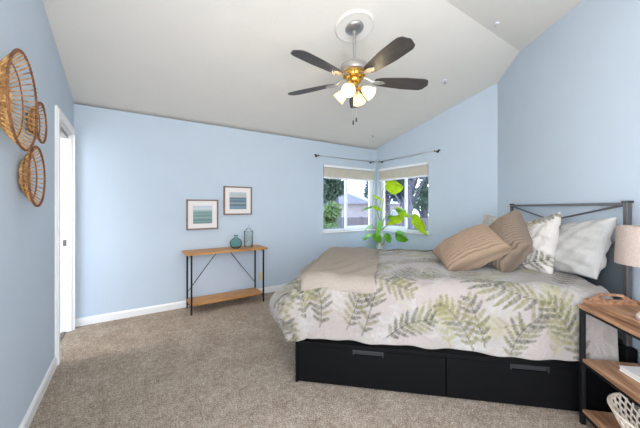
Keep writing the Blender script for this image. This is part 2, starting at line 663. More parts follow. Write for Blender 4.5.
b = MB().box((XA - 0.068, DY1 - 0.0165, 0.885), (XA - 0.04, DY1 - 0.014, 0.95), 0.001)
b.box((XA - 0.059, DY1 - 0.0172, 0.90), (XA - 0.049, DY1 - 0.0165, 0.935))
local(b.build('strike_plate', M['strip'], door))
b = MB().box((XA - 0.075, DY0 + 0.014, 0), (XA - 0.045, DY1 - 0.014, 0.006))
local(b.build('threshold', M['strip'], door))


# ------------------------------------------------------------------ windows
def window(name, axis, a0, a1, inner, z0, z1, mull):
    """axis 'x': window in the back wall spanning X; 'y': in the right wall spanning Y. inner: wall face"""
    root = struct_empty(name, (0, 0, 0))

    def bx(b_, s0, s1, d0, d1, za, zb, bev=0.0):
        if axis == 'x':
            b_.box((s0, inner + d0, za), (s1, inner + d1, zb), bev)
        else:
            b_.box((inner + d0, s0, za), (inner + d1, s1, zb), bev)
    f = 0.035
    b = MB()
    bx(b, a0, a0 + f, 0.05, 0.13, z0, z1)
    bx(b, a1 - f, a1, 0.05, 0.13, z0, z1)
    bx(b, a0 + f, a1 - f, 0.05, 0.13, z0, z0 + f)
    bx(b, a0 + f, a1 - f, 0.05, 0.13, z1 - f, z1)
    b.build('window_frame', M['vinyl'], root)
    i0, i1, j0, j1 = a0 + f, a1 - f, z0 + f, z1 - f
    for (s0, s1, d0, d1, mt, g) in ((i0, mull + 0.012, 0.095, 0.12, M['screen_frame'], 0.022), (mull - 0.022, i1, 0.06, 0.09, M['vinyl'], 0.042)):
        b = MB()
        bx(b, s0, s0 + g, d0, d1, j0, j1)
        bx(b, s1 - g, s1, d0, d1, j0, j1)
        bx(b, s0 + g, s1 - g, d0, d1, j0, j0 + g)
        bx(b, s0 + g, s1 - g, d0, d1, j1 - g, j1)
        sash = b.build('sash', mt, root)
        dm = (d0 + d1) / 2
        b = MB()
        bx(b, s0 + g, s1 - g, dm - 0.002, dm + 0.002, j0 + g, j1 - g)
        b.build('pane', M['pane'], sash)
    b = MB()
    bx(b, mull - 0.002, mull + 0.012, 0.045, 0.06, z0 + 0.5, z0 + 0.56)
    b.build('latch', M['vinyl'], root)
    return root


w1 = window('window_1', 'x', WX0, WX1, YB, WZ0, WZ1, 3.30)
w2 = window('window_2', 'y', WY0, WY1, XC, WZ0, WZ1, 3.36)
b = MB()
b.box((WX0 - 0.03, YB - 0.03, WZ0 - 0.022), (WX1 + 0.02, YB + 0.05, WZ0), 0.004)
b.build('sill', M['trim'], w1)
b = MB()
b.box((XC - 0.03, WY0 - 0.03, WZ0 - 0.022), (XC + 0.05, WY1 + 0.02, WZ0), 0.004)
b.build('sill', M['trim'], w2)


def blind(axis, a0, a1, inner, label):
    root = thing('window_blind', label, 'blind', (0, 0, 0), 0, 'raised blinds of the corner window')

    def bx(b_, s0, s1, d0, d1, za, zb, bev=0.0):
        if axis == 'x':
            b_.box((s0, inner + d0, za), (s1, inner + d1, zb), bev)
        else:
            b_.box((inner + d0, s0, za), (inner + d1, s1, zb), bev)
    b = MB()
    bx(b, a0, a1, -0.012, 0.044, WZ1 - 0.045, WZ1 - 0.002, 0.003)
    b.build('headrail', M['vinyl'], root)
    b = MB()
    z = WZ1 - 0.055
    while z > 1.815:
        o = random.uniform(-0.002, 0.002)
        bx(b, a0 + 0.006, a1 - 0.006, -0.008 + o, 0.04 + o, z - 0.0042, z)
        z -= 0.0062
    b.build('slats', M['blind'], root)
    b = MB()
    bx(b, a0 + 0.004, a1 - 0.004, -0.01, 0.042, 1.785, 1.81, 0.003)
    b.build('bottom_rail', M['vinyl'], root)
    for s in (a0 + 0.12, (a0 + a1) / 2, a1 - 0.12):
        b = MB()
        bx(b, s - 0.004, s + 0.004, -0.0135, -0.0115, 1.785, WZ1 - 0.04)
        b.build('ladder_tape', M['vinyl'], root)
    return root


blind('x', WX0 + 0.008, WX1 - 0.008, YB, 'raised cream slatted blind in the left-hand window, on the wall with the framed prints')
blind('y', WY0 + 0.008, WY1 - 0.008, XC, 'raised cream slatted blind in the right-hand window, behind the tall plant leaf')

# curtain wire rod that runs round the corner
t = thing('curtain_rod', 'thin grey curtain rod on dark brackets running around the corner above the windows', 'curtain rod', (XC - 0.08, YB - 0.08, 2.145))
MB().tube([(2.56, YB - 0.08, 2.145), (XC - 0.08, YB - 0.08, 2.145)], 0.006, 8).build('rod', M['nickel'], t, True)
MB().tube([(XC - 0.08, YB - 0.08, 2.145), (XC - 0.08, 2.63, 2.155)], 0.006, 8).build('rod', M['nickel'], t, True)
for p, d in (((2.60, YB, 2.145), (0, -1, 0)), ((XC - 0.16, YB, 2.145), (0, -1, 0)), ((XC, YB - 0.16, 2.147), (-1, 0, 0)), ((XC, 2.68, 2.155), (-1, 0, 0))):
    p, d = Vector(p), Vector(d)
    b = MB().tube([p, p + d * 0.008], 0.022, 14)
    b.tube([p + d * 0.008, p + d * 0.088], 0.007, 8)
    b.tube([p + d * 0.08 + Vector((0, 0, -0.012)), p + d * 0.08 + Vector((0, 0, 0.012))], 0.011, 8)
    b.build('bracket', M['pull'], t, angle=40)
for p, d in (((2.56, YB - 0.08, 2.145), (-1, 0, 0)), ((XC - 0.08, 2.63, 2.155), (0, -1, 0))):
    p, d = Vector(p), Vector(d)
    MB().tube([p, p + d * 0.012, p + d * 0.03, p + d * 0.045], [0.008, 0.014, 0.014, 0.004], 12).build('finial', M['pull'], t, True)
for o in t.children:
    local(o)

# ------------------------------------------------------------------ outdoors
b = MB().box((-6, YB + 0.2, -0.75), (26, 30, -0.6))
b.box((XC + 0.2, -8, -0.75), (26, YB + 0.2, -0.6))
struct(b.build('ground_outside', M['concrete']))


def foliage(pts_r, n, size, seed, name, mat, parent):
    r = np.random.default_rng(seed)
    vs, fs = [], []
    for (c, rad) in pts_r:
        for _ in range(n):
            d = r.normal(size=3)
            d /= np.linalg.norm(d)
            p = np.array(c) + d * rad * r.uniform(0.55, 1.0) * np.array([1, 1, 0.9])
            u = r.normal(size=3)
            u /= np.linalg.norm(u)
            w = np.cross(u, r.normal(size=3))
            w /= np.linalg.norm(w)
            s = size * r.uniform(0.6, 1.3)
            k = len(vs)
            vs += [p - u * s, p + w * s * 0.45, p + u * s, p - w * s * 0.45]
            fs.append((k, k + 1, k + 2, k + 3))
    return pydata(name, vs, fs, mat, parent, smooth=False)


def tree(x, y, h, crown, label, mat, seed, trunk_r=0.14, nclump=9, clear=1.6, spread=1.0):
    t = thing('tree', label, 'tree', (x, y, -0.6), 0, 'trees outside the corner window')
    r = np.random.default_rng(seed)
    b = MB()
    top = Vector((r.uniform(-.3, .3), r.uniform(-.3, .3), h * 0.75))
    b.tube([(0, 0, 0), (0.05, 0.03, h * 0.3), top * 0.8, top], [trunk_r, trunk_r * .8, trunk_r * .55, trunk_r * .2], 9)
    cl = []
    for k in range(nclump):
        a = r.uniform(0, 2 * PI)
        rr = r.uniform(0.2, 1.0) * crown * spread
        z = r.uniform(clear, h)
        c = (rr * math.cos(a), rr * math.sin(a), z)
        cl.append((c, crown * r.uniform(0.3, 0.5)))
        z0_ = max(0.5, z - rr * 0.9)
        b.tube([(top.x * z0_ / h, top.y * z0_ / h, z0_ * 0.8), Vector(c) * 0.6 + Vector((0, 0, z * .3)), c], [trunk_r * .35, trunk_r * .22, 0.012], 6)
    b.build('trunk', M['bark'], t, True)
    foliage(cl, 330, 0.10 + crown * 0.02, seed + 1, 'foliage', mat, t)
    return t


tree(6.68, 8.8, 4.8, 0.95, 'leafy tree seen in the left pane of the left-hand window', M['foliage'], 11, 0.16, 9, 2.3)
tree(5.5, 7.55, 1.9, 0.62, 'pale green shrub low in the left pane of the left-hand window', M['foliage_light'], 12, 0.05, 7, 0.7)
tree(8.2, 12.4, 5.6, 1.2, 'tall cool-toned tree behind the leafy tree beyond the left-hand window', M['foliage_cool'], 13, 0.2, 9, 2.2)
tree(9.6, 7.75, 5.8, 1.6, 'dark branching tree seen in the right pane of the right-hand window', M['foliage_cool'], 14, 0.17, 9, 2.0, 1.2)
tree(10.2, 9.5, 5.4, 1.0, 'slim tree seen in the left pane of the right-hand window', M['foliage'], 15, 0.15, 9, 1.7)
tree(14.2, 10.4, 6.6, 2.0, 'large far tree behind the branching tree beyond the right-hand window', M['foliage'], 16, 0.25, 14, 1.6)
tree(21.0, 17.8, 6.6, 2.2, 'farthest cool-toned tree left of the large far tree beyond the right-hand window', M['foliage_cool'], 17, 0.25, 14, 1.6)

t = thing('neighbour_house', 'pale stucco house with grey roof beyond the left-hand window', 'house', (14.5, 15.8, -0.6), 0.35)
MB().box((-3.2, -2, 0), (3.2, 2, 2.1)).build('wall', M['stucco'], t)
MB().prism([(-2.5, 2.1), (2.5, 2.1), (0, 3.0)], 'x', -3.6, 3.6).build('roof', M['roof_tile'], t)
for x in (-1.9, 0.2):
    wf = MB().box((x, -2.05, 0.7), (x + 1.1, -2.0, 1.7)).build('window', M['vinyl'], t)
    MB().box((x + .06, -2.07, 0.76), (x + 1.04, -2.05, 1.64)).build('pane', M['screen_frame'], wf)
t = thing('garden_fence', 'weathered board fence along the yard outside', 'fence', (11.0, 10.4, -0.6), -0.75)
b = MB()
for k in range(60):
    b.box((-6 + k * 0.2, -0.01, 0.05), (-6 + k * 0.2 + 0.185, 0.01, 1.35 + random.uniform(-0.01, 0.01)))
b.build('boards', M['fence'], t)
for k in range(6):
    MB().box((-6 + k * 2.36, 0.01, 0), (-5.9 + k * 2.36, 0.11, 1.4)).build('post', M['fence'], t)

# ------------------------------------------------------------------ ceiling fan
FX, FY = 1.648, 1.926
ZC = ceil_z(FY)
tilt = Matrix.Rotation(math.atan(S1), 4, 'X') if False else Matrix.Rotation(-math.atan(S1), 4, 'X')
MR = 0.172
b = MB().lathe([(0, 0), (MR, 0), (MR, -0.014), (MR - 0.010, -0.022), (MR - 0.026, -0.017), (MR - 0.045, -0.020), (0.09, -0.016), (0.0, -0.016)], 48, (0, 0, 0), tilt)
md = b.build('ceiling_medallion', M['ceiling'], None, angle=30)
md.location = (FX, FY, ZC)
tag(md, 'round white ceiling medallion above the ceiling fan', 'medallion')

fan = thing('ceiling_fan', 'five-blade brushed nickel ceiling fan with dark blades and lit bell shades', 'ceiling fan', (FX, FY, ZC))
b = MB().lathe([(0, -0.012), (0.080, -0.014), (0.082, -0.022), (0.072, -0.034), (0.050, -0.044), (0.026, -0.048), (0, -0.048)], 32, (0, 0, 0), tilt)
b.build('canopy', M['nickel'], fan, True)
b = MB().tube([(0, 0, -0.045), (0, 0, -0.335)], 0.0125, 14)
b.tube([(0, 0, -0.05), (0, 0, -0.075)], 0.02, 14)
b.build('downrod', M['nickel'], fan, angle=40)
zm = -0.33       # top of the motor housing, relative to the ceiling
b = MB().lathe([(0, zm + 0.02), (0.024, zm + 0.02), (0.03, zm), (0.09, zm - 0.006), (0.12, zm - 0.022), (0.128, zm - 0.05), (0.122, zm - 0.078), (0.10, zm - 0.088), (0, zm - 0.088)], 40)
b.build('motor_housing', M['nickel'], fan, angle=50)
b = MB().lathe([(0, zm - 0.088), (0.092, zm - 0.088), (0.096, zm - 0.10), (0.09, zm - 0.122), (0.07, zm - 0.14), (0.0, zm - 0.14)], 40)
for k in range(14):
    a = 2 * PI * k / 14
    b.tube([(0.095 * math.cos(a), 0.095 * math.sin(a), zm - 0.09), (0.095 * math.cos(a), 0.095 * math.sin(a), zm - 0.124)], 0.006, 6)
b.build('motor_band', M['brass'], fan, angle=50)
b = MB().lathe([(0, zm - 0.14), (0.062, zm - 0.14), (0.064, zm - 0.16), (0.05, zm - 0.175), (0.036, zm - 0.18), (0.034, zm - 0.215), (0.045, zm - 0.225), (0.045, zm - 0.245), (0.02, zm - 0.262), (0, zm - 0.262)], 32)
b.build('switch_housing', M['brass'], fan, angle=50)

ZBL = 2.405 - ZC     # blade plane


def blade_mesh():
    # outline along +x from 0.2 to 0.69, pitched
    n = 22
    vs, fs = [], []
    for i in range(n + 1):
        s = i / n
        x = 0.185 + s * (0.69 - 0.185)
        w = 0.046 + 0.032 * min(1, s / 0.55) ** 0.8
        if s > 0.86:
            q = (s - 0.86) / 0.14
            w *= math.sqrt(max(0.0, 1 - q ** 2.6)) * 0.92 + 0.08 * (1 - q)
        if s < 0.08:
            w *= 0.72 + 0.28 * (s / 0.08)
        w = max(w, 0.004)
        for y in (-w, -w * 0.33, w * 0.33, w):
            vs.append((x, y, 0.003))
        for y in (-w, -w * 0.33, w * 0.33, w):
            vs.append((x, y, -0.003))
    for i in range(n):
        a, c = 8 * i, 8 * (i + 1)
        for k in range(3):
            fs.append((a + k, c + k, c + k + 1, a + k + 1))
            fs.append((a + 4 + k, a + 5 + k, c + 5 + k, c + 4 + k))
        fs.append((a, a + 4, c + 4, c))
        fs.append((a + 3, c + 3, c + 7, a + 7))
    fs += [(0, 1, 2, 3, 7, 6, 5, 4), tuple(8 * n + k for k in (0, 4, 5, 6, 7, 3, 2, 1))]
    me = bpy.data.meshes.new('blade')
    me.from_pydata(vs, [], fs)
    me.transform(Matrix.Rotation(math.radians(-12), 4, 'X'))
    return me


bl_me = blade_mesh()
ib = MB()
ib.tube([(0.06, 0, 0.03), (0.11, 0, 0.024), (0.16, 0, 0.0), (0.19, 0, -0.006)], [0.014, 0.011, 0.011, 0.012], 8)
ib.prism([(0.17, -0.02), (0.21, -0.034), (0.25, -0.03), (0.285, 0.0), (0.25, 0.03), (0.21, 0.034), (0.17, 0.02)], 'z', -0.0115, -0.0055)
for (sx, sy) in ((0.215, -0.018), (0.215, 0.018), (0.258, 0)):
    ib.tube([(sx, sy, -0.0055), (sx, sy, -0.0155)], 0.006, 8)
iron_me = None
for k in range(5):
    a = math.radians(46.5) + 2 * PI * k / 5
    if k == 0:
        bl = mesh_obj('blade', bl_me, M['blade'], fan, angle=40)
        iron = ib.build('blade_iron', M['nickel'], bl, angle=40)
        iron_me = iron.data
        bl0, iron0 = bl, iron
    else:
        bl = bl0.copy()
        COL.objects.link(bl)
        bl.parent = fan
        iron = iron0.copy()
        COL.objects.link(iron)
        iron.parent = bl
    bl.location = (0, 0, ZBL)
    bl.rotation_euler = (0, 0, a)

toward = Vector((-math.sin(YAW), -math.cos(YAW), 0))
right = Vector((math.cos(YAW), -math.sin(YAW), 0))
for k, phi in enumerate((-25, -115, 65, 155)):
    ph = math.radians(phi)
    d = toward * math.cos(ph) + right * math.sin(ph)
    base = Vector((0, 0, zm - 0.235))
    arm_end = base + d * 0.062 + Vector((0, 0, 0.012))
    ax = (d * 0.80 + Vector((0, 0, -0.62))).normalized()
    b = MB().tube([base + d * 0.03, base + d * 0.05 + Vector((0, 0, 0.012)), arm_end, arm_end + ax * 0.022], [0.008, 0.008, 0.009, 0.016], 10)
    arm = b.build('light_arm', M['brass'], fan, True)
    rot = ax.to_track_quat('Z', 'Y').to_matrix().to_4x4()
    prof = [(0.020, 0.0), (0.026, 0.012), (0.040, 0.035), (0.047, 0.06), (0.052, 0.085), (0.060, 0.102), (0.057, 0.102), (0.049, 0.085), (0.044, 0.06), (0.036, 0.035), (0.022, 0.013), (0.016, 0.002)]
    b = MB().lathe(prof, 28, arm_end + ax * 0.016, rot)
    sh = b.build('lamp_shade', M['lit_glass'], fan, True)
    b = MB().lathe([(0, 0.01), (0.012, 0.014), (0.013, 0.03), (0.024, 0.05), (0.026, 0.065), (0.018, 0.082), (0, 0.088)], 16, arm_end + ax * 0.016, rot)
    b.build('bulb', M['bulb'], sh, True)
    ld = bpy.data.lights.new('fan_bulb_light', 'POINT')
    ld.energy = 1.6
    ld.color = (1.0, 0.82, 0.55)
    ld.shadow_soft_size = 0.03
    lo = bpy.data.objects.new('fan_bulb_light', ld)
    COL.objects.link(lo)
    lo.location = Vector((FX, FY, ZC)) + arm_end + ax * 0.135
for dx, zl in ((-0.012, 2.045), (0.014, 2.07)):
    p = toward * 0.03 + right * dx
    b = MB().tube([(p.x, p.y, zm - 0.24), (p.x, p.y, zl - ZC)], 0.0016, 6)
    ch = b.build('pull_chain', M['nickel'], fan)
    MB().lathe([(0, 0), (0.006, -0.004), (0.0075, -0.02), (0.0065, -0.04), (0, -0.044)], 12, (p.x, p.y, zl - ZC)).build('chain_fob', M['pull'], ch, True)

# sprinkler heads
sp = None
for (x, y, lab) in ((3.231, 2.068, 'small metal sprinkler head on the ceiling between the fan and the headboard wall'),
                    (3.472, 3.567, 'small white-rimmed sprinkler head on the ceiling above the corner window'),
                    (2.809, 1.278, 'faint small sprinkler head on the near ceiling slope beyond the ridge')):
    z = ceil_z(y)
    if sp is None:
        sp = thing('sprinkler_head', lab, 'sprinkler', (x, y, z), 0, 'ceiling sprinkler heads')
        MB().lathe([(0, 0), (0.034, 0), (0.032, -0.006), (0.014, -0.009), (0, -0.009)], 24, (0, 0, 0), tilt).build('escutcheon', M['vinyl'], sp, True)
        b = MB().lathe([(0, -0.006), (0.008, -0.006), (0.008, -0.02), (0.005, -0.03), (0, -0.03)], 12)
        b.tube([(-0.009, 0, -0.014), (-0.011, 0, -0.03), (0, 0, -0.042)], 0.0025, 6)
        b.tube([(0.009, 0, -0.014), (0.011, 0, -0.03), (0, 0, -0.042)], 0.0025, 6)
        b.lathe([(0, -0.040), (0.015, -0.041), (0.015, -0.044), (0, -0.045)], 14)
        b.build('deflector', M['nickel'], sp, angle=40)
        cur = sp
    else:
        cur = copy_tree(sp)
        cur['label'] = lab
        cur.location = (x, y, z)
        if y < RY:
            cur.scale = (0.7, 0.7, 0.7)
            cur.rotation_euler = (2 * math.atan(S1), 0, 0)

# ------------------------------------------------------------------ wicker wall baskets
def wall_basket(y, z, R, depth, label, nsp, rb=0.52):
    """a shallow bowl: dense woven centre against the wall, spokes out to a rim that stands off it (local +x = into the room)"""
    t = thing('wicker_wall_basket', label, 'wall basket', (XA + 0.006, y, z), 0, 'wicker baskets on the left wall')
    rc = R * rb

    def prof(s):      # s 0..1 from the woven centre's edge to the rim
        return rc + (R - rc) * s, 0.01 + depth * (s ** 1.5)
    b = MB()
    # centre: dense spiral and radial weave
    pts = []
    turns = int(rc / 0.0075)
    for i in range(turns * 36 + 1):
        a = 2 * PI * i / 36
        r = rc * i / (turns * 36)
        k = i % 36
        pts.append((0.006 + 0.0045 * (1 if (i // 2) % 2 else -1) * 0.6, r * math.cos(a), r * math.sin(a)))
    b.tube(pts, 0.0042, 5)
    b.build('woven_centre', M['rattan'], t, True)
    b = MB()
    for k in range(nsp):
        a = 2 * PI * k / nsp
        for da in (0.0,):
            pp = []
            for j in range(7):
                r, h = prof(j / 6)
                pp.append((h, r * math.cos(a + da), r * math.sin(a + da)))
            b.tube([(0.012, rc * 0.5 * math.cos(a), rc * 0.5 * math.sin(a))] + pp, 0.0034, 5)
    b.build('spokes', M['rattan'], t, True)
    for s, rr, mt in ((0.02, 0.0055, 'rattan'), (0.55, 0.0035, 'rattan_dark')):
        r, h = prof(s)
        MB().tube([(h, r * math.cos(2 * PI * q / 48), r * math.sin(2 * PI * q / 48)) for q in range(48)], rr, 6, closed=True).build('hoop', M[mt], t, True)
    b = MB()
    r, h = prof(1.0)
    b.tube([(h, r * math.cos(2 * PI * q / 64), r * math.sin(2 * PI * q / 64)) for q in range(64)], 0.0043, 8, closed=True)
    wr = []
    nw = 64
    for q in range(nw * 6):
        a = 2 * PI * q / (nw * 6)
        tw = 2 * PI * q / 6
        rr = r + 0.005 * math.cos(tw)
        wr.append((h + 0.005 * math.sin(tw), rr * math.cos(a), rr * math.sin(a)))
    b.tube(wr, 0.0022, 4, closed=True)
    b.build('rim', M['rattan_dark'], t, True)
    return t


wall_basket(1.895, 1.782, 0.224, 0.072, 'largest round wicker basket on the blue left wall', 44)
wall_basket(2.37, 1.795, 0.118, 0.043, 'smallest wicker wall basket, beside the doorway casing', 26)
wall_basket(2.25, 1.46, 0.168, 0.048, 'medium wicker wall basket hung lowest of the three', 34)

# ------------------------------------------------------------------ framed prints
def print_mat(name, stops, wave):
    m, nt, bs = new_mat(name)
    tc = nt.nodes.new('ShaderNodeTexCoord')
    sep = nt.nodes.new('ShaderNodeSeparateXYZ')
    n = nt.nodes.new('ShaderNodeTexNoise')
    n.inputs['Scale'].default_value = 14
    mp = nt.nodes.new('ShaderNodeMapping')
    mp.inputs['Scale'].default_value = (1.0, 1, 2.5)
    ma = nt.nodes.new('ShaderNodeMath')
    ma.operation = 'MULTIPLY_ADD'
    ma.inputs[1].default_value = wave
    r = nt.nodes.new('ShaderNodeValToRGB')
    els = r.color_ramp.elements
    els[0].position, els[0].color = stops[0][0], (*lin(stops[0][1]), 1)
    els[1].position, els[1].color = stops[-1][0], (*lin(stops[-1][1]), 1)
    for p, c in stops[1:-1]:
        els.new(p).color = (*lin(c), 1)
    nt.links.new(tc.outputs['Generated'], sep.inputs[0])
    nt.links.new(tc.outputs['Generated'], mp.inputs[0])
    nt.links.new(mp.outputs[0], n.inputs['Vector'])
    nt.links.new(n.outputs['Fac'], ma.inputs[0])
    nt.links.new(sep.outputs['Z'], ma.inputs[2])
    nt.links.new(ma.outputs[0], r.inputs[0])
    nt.links.new(r.outputs[0], bs.inputs['Base Color'])
    bs.inputs['Roughness'].default_value = 0.4
    return m


def picture(x0, x1, z0, z1, label, pm, inset):
    t = thing('framed_print', label, 'picture', ((x0 + x1) / 2, YB, (z0 + z1) / 2), 0, 'framed prints above the console table')
    w, h = (x1 - x0) / 2, (z1 - z0) / 2
    f = 0.017
    b = MB()
    b.box((-w, -0.036, -h), (-w + f, -0.001, h), 0.0015).box((w - f, -0.036, -h), (w, -0.001, h), 0.0015)
    b.box((-w + f, -0.036, -h), (w - f, -0.001, -h + f), 0.0015).box((-w + f, -0.036, h - f), (w - f, -0.001, h), 0.0015)
    b.build('frame', M['frame_wood'], t)
    MB().box((-w + f, -0.022, -h + f), (w - f, -0.004, h - f)).build('mat', M['mat_board'], t)
    MB().box((-w * inset, -0.0235, -h * inset), (w * inset, -0.022, h * inset)).build('print', pm, t)
    return t


p1 = print_mat('green_band_print', [(0.0, (78, 108, 112)), (0.18, (120, 150, 146)), (0.24, (84, 118, 120)), (0.40, (140, 166, 158)), (0.46, (92, 128, 128)), (0.58, (132, 160, 150)), (0.64, (100, 140, 136)), (0.76, (150, 172, 162)), (0.84, (196, 204, 206)), (1.0, (186, 196, 206))], 0.10)
p2 = print_mat('blue_band_print', [(0.0, (96, 122, 140)), (0.2, (120, 146, 160)), (0.30, (78, 104, 124)), (0.42, (150, 164, 164)), (0.50, (86, 112, 132)), (0.62, (120, 140, 152)), (0.70, (84, 108, 130)), (0.80, (204, 196, 190)), (0.9, (170, 184, 190)), (1.0, (188, 198, 204))], 0.12)
picture(0.603, 0.998, 0.992, 1.386, 'framed print with banded green artwork, left and lower of the pair', p1, 0.60)
picture(1.072, 1.472, 1.180, 1.577, 'framed print with banded blue-grey artwork, right and higher of the pair', p2, 0.60)

# ------------------------------------------------------------------ console table with its vases
con = thing('console_table', 'slim console table with honey wood top, low shelf and black metal legs', 'console table', (1.055, 3.82, 0))
cx0, cx1, cy0, cy1 = 0.548, 1.572, 3.645, 3.992
b = MB().box((cx0, cy0, 0.711), (cx1, cy1, 0.735), 0.003)
local(b.build('tabletop', M['oak'], con))
b = MB().box((0.603, cy0 + 0.035, 0.098), (1.515, cy1 - 0.02, 0.12), 0.002)
local(b.build('shelf', M['oak'], con))
for lx in (0.600, 1.506):
    for ly in (3.655, 3.965):
        b = MB().box((lx, ly, 0), (lx + 0.018, ly + 0.018, 0.711), 0.001)
        local(b.build('leg', M['black_metal'], con))
    for rz in (0.693, 0.08):
        b = MB().box((lx, 3.673, rz), (lx + 0.018, 3.965, rz + 0.018))
        local(b.build('side_rail', M['black_metal'], con))
for xa, xb in ((0.612, 1.00), (1.512, 1.124)):
    b = MB().tube([(xa, 3.974, 0.20), (xb, 3.974, 0.708)], 0.004, 8)
    local(b.build('brace', M['black_metal'], con, True))

vs_ = thing('glass_vase', 'round teal glass vase with a short neck on the console table', 'vase', (1.187, 3.816, 0.735))
prof = [(0, 0), (0.045, 0.001), (0.068, 0.022), (0.080, 0.055), (0.079, 0.085), (0.062, 0.115), (0.034, 0.136), (0.021, 0.145), (0.020, 0.160), (0.030, 0.178),
        (0.027, 0.178), (0.016, 0.160), (0.017, 0.145), (0.031, 0.131), (0.058, 0.111), (0.075, 0.084), (0.076, 0.056), (0.064, 0.026), (0.043, 0.006), (0, 0.006)]
MB().lathe(prof, 40).build('vase_body', M['teal_glass'], vs_, True)
jar = thing('glass_jar', 'tall clear glass jar with pointed lid beside the teal vase', 'jar', (1.362, 3.825, 0.735))
prof = [(0, 0), (0.052, 0.001), (0.058, 0.008), (0.058, 0.205), (0.054, 0.215), (0.051, 0.215), (0.0545, 0.203), (0.0545, 0.012), (0.05, 0.007), (0, 0.007)]
MB().lathe(prof, 32).build('jar_body', M['clear_glass'], jar, True)
MB().lathe([(0, 0.218), (0.060, 0.216), (0.060, 0.222), (0.035, 0.247), (0.010, 0.272), (0.007, 0.285), (0.012, 0.298), (0.008, 0.306), (0, 0.307)], 28).build('lid', M['clear_glass'], jar, True)

# wall outlet
t = thing('wall_outlet', 'small almond wall outlet plate right of the console table legs', 'outlet', (1.622, YB, 0.262))
MB().box((-0.035, -0.006, -0.057), (0.035, 0, 0.057), 0.002).build('cover_plate', M['plate'], t)
for dz in (-0.022, 0.022):
    b = MB().box((-0.015, -0.009, dz - 0.013), (0.015, -0.006, dz + 0.013), 0.002)
    s_ = b.build('socket', M['plate'], t)
    MB().box((-0.007, -0.0095, dz - 0.004), (-0.004, -0.009, dz + 0.005)).box((0.004, -0.0095, dz - 0.004), (0.007, -0.009, dz + 0.005)).build('slot', M['track'], s_)

# ------------------------------------------------------------------ the bed  (local x = out from the wall (n), local y = along the wall towards the camera (e))
RB = 3 * PI / 4
bed = thing('bed', 'black storage bed with two side drawers and dark metal headboard', 'bed', W(0, 0), RB)
BE0, BE1, BN0, BN1, BH = 0.505, 2.045, 0.085, 2.135, 0.305
ROT = math.radians(-1.1)


def bedyaw(o):
    """the storage base stands a degree off square with the wall"""
    m = Matrix.Translation((0.05, 2.03, 0)) @ Matrix.Rotation(-ROT, 4, 'Z') @ Matrix.Translation((-0.05, -2.03, 0))
    o.data.transform(m)
    return o


b = MB().box((BN0, BE0, 0.0), (BN1 - 0.02, BE1 - 0.022, BH - 0.03))
b.box((BN0, BE0, BH - 0.03), (BN1, BE1, BH), 0.002)
b.box((BN1 - 0.02, BE0, 0), (BN1, BE1, BH - 0.03), 0.002)
bedyaw(b.build('base', M['bed_black'], bed))
for n0, n1, h0, h1 in ((1.095, BN1 - 0.024, 1.50, 1.715), (BN0 + 0.03, 1.087, 0.475, 0.70)):
    b = MB()
    zc = 0.255
    # drawer front with a routed slot for the recessed pull
    z0, z1 = 0.012, BH - 0.034
    d0, d1 = BE1 - 0.021, BE1 - 0.001
    b.box((n0, d0, z0), (n1, d1, zc - 0.018)).box((n0, d0, zc + 0.018), (n1, d1, z1) if z1 > zc + 0.018 else (n1, d1, zc + 0.0181))
    b.box((n0, d0, zc - 0.018), (h0, d1, zc + 0.018)).box((h1, d0, zc - 0.018), (n1, d1, zc + 0.018))
    dr = bedyaw(b.build('drawer', M['bed_black'], bed))
    b = MB().box((h0, d0, zc - 0.018), (h1, d0 + 0.006, zc + 0.018))
    b.box((h0, d0 + 0.006, zc + 0.010), (h1, d1 + 0.003, zc + 0.018), 0.001)
    b.box((h0, d0 + 0.006, zc - 0.018), (h0 + 0.008, d1 + 0.002, zc + 0.010)).box((h1 - 0.008, d0 + 0.006, zc - 0.018), (h1, d1 + 0.002, zc + 0.010))
    bedyaw(b.build('drawer_pull', M['pull'], dr))
for e0 in (0.482, 2.010):
    MB().box((0.028, e0, 0), (0.055, e0 + 0.030, 1.318), 0.003).build('headboard_post', M['steel'], bed)
for e0 in (0.474, 2.003):
    MB().box((0.022, e0, 1.312), (0.061, e0 + 0.044, 1.326), 0.003).build('post_cap', M['pull'], bed)
MB().box((0.033, 0.512, 1.294), (0.055, 2.010, 1.314), 0.002).build('top_rail', M['steel'], bed)
MB().box((0.033, 0.512, 1.02), (0.055, 2.010, 1.05), 0.002).build('lower_rail', M['steel'], bed)
for ea, eb in ((0.512, 2.010), (2.010, 0.512)):
    MB().tube([(0.045 + (0.008 if ea < eb else 0), ea, 1.30), (0.045 + (0.008 if ea < eb else 0), eb, 1.045)], 0.007, 8).build('cross_brace', M['steel'], bed, True)
MB().box((0.038, 0.512, 0.30), (0.050, 2.010, 1.02)).build('headboard_panel', M['panel'], bed)
b = MB().box((0.012, 1.93, 0.0), (0.07, 2.012, 0.46), 0.006).box((0.02, 1.985, 0.10), (0.085, 2.075, 0.44), 0.012)
b.build('mounting_bracket', M['bed_black'], bed)

t = MB().box((0.09, 0.52, BH), (2.11, 2.02, 0.70), 0.05).build('mattress', M['mattress'], None, angle=50)
t.location = W(0, 0)
t.rotation_euler = (0, 0, RB)
tag(t, 'mattress under the fern comforter on the black bed', 'mattress')


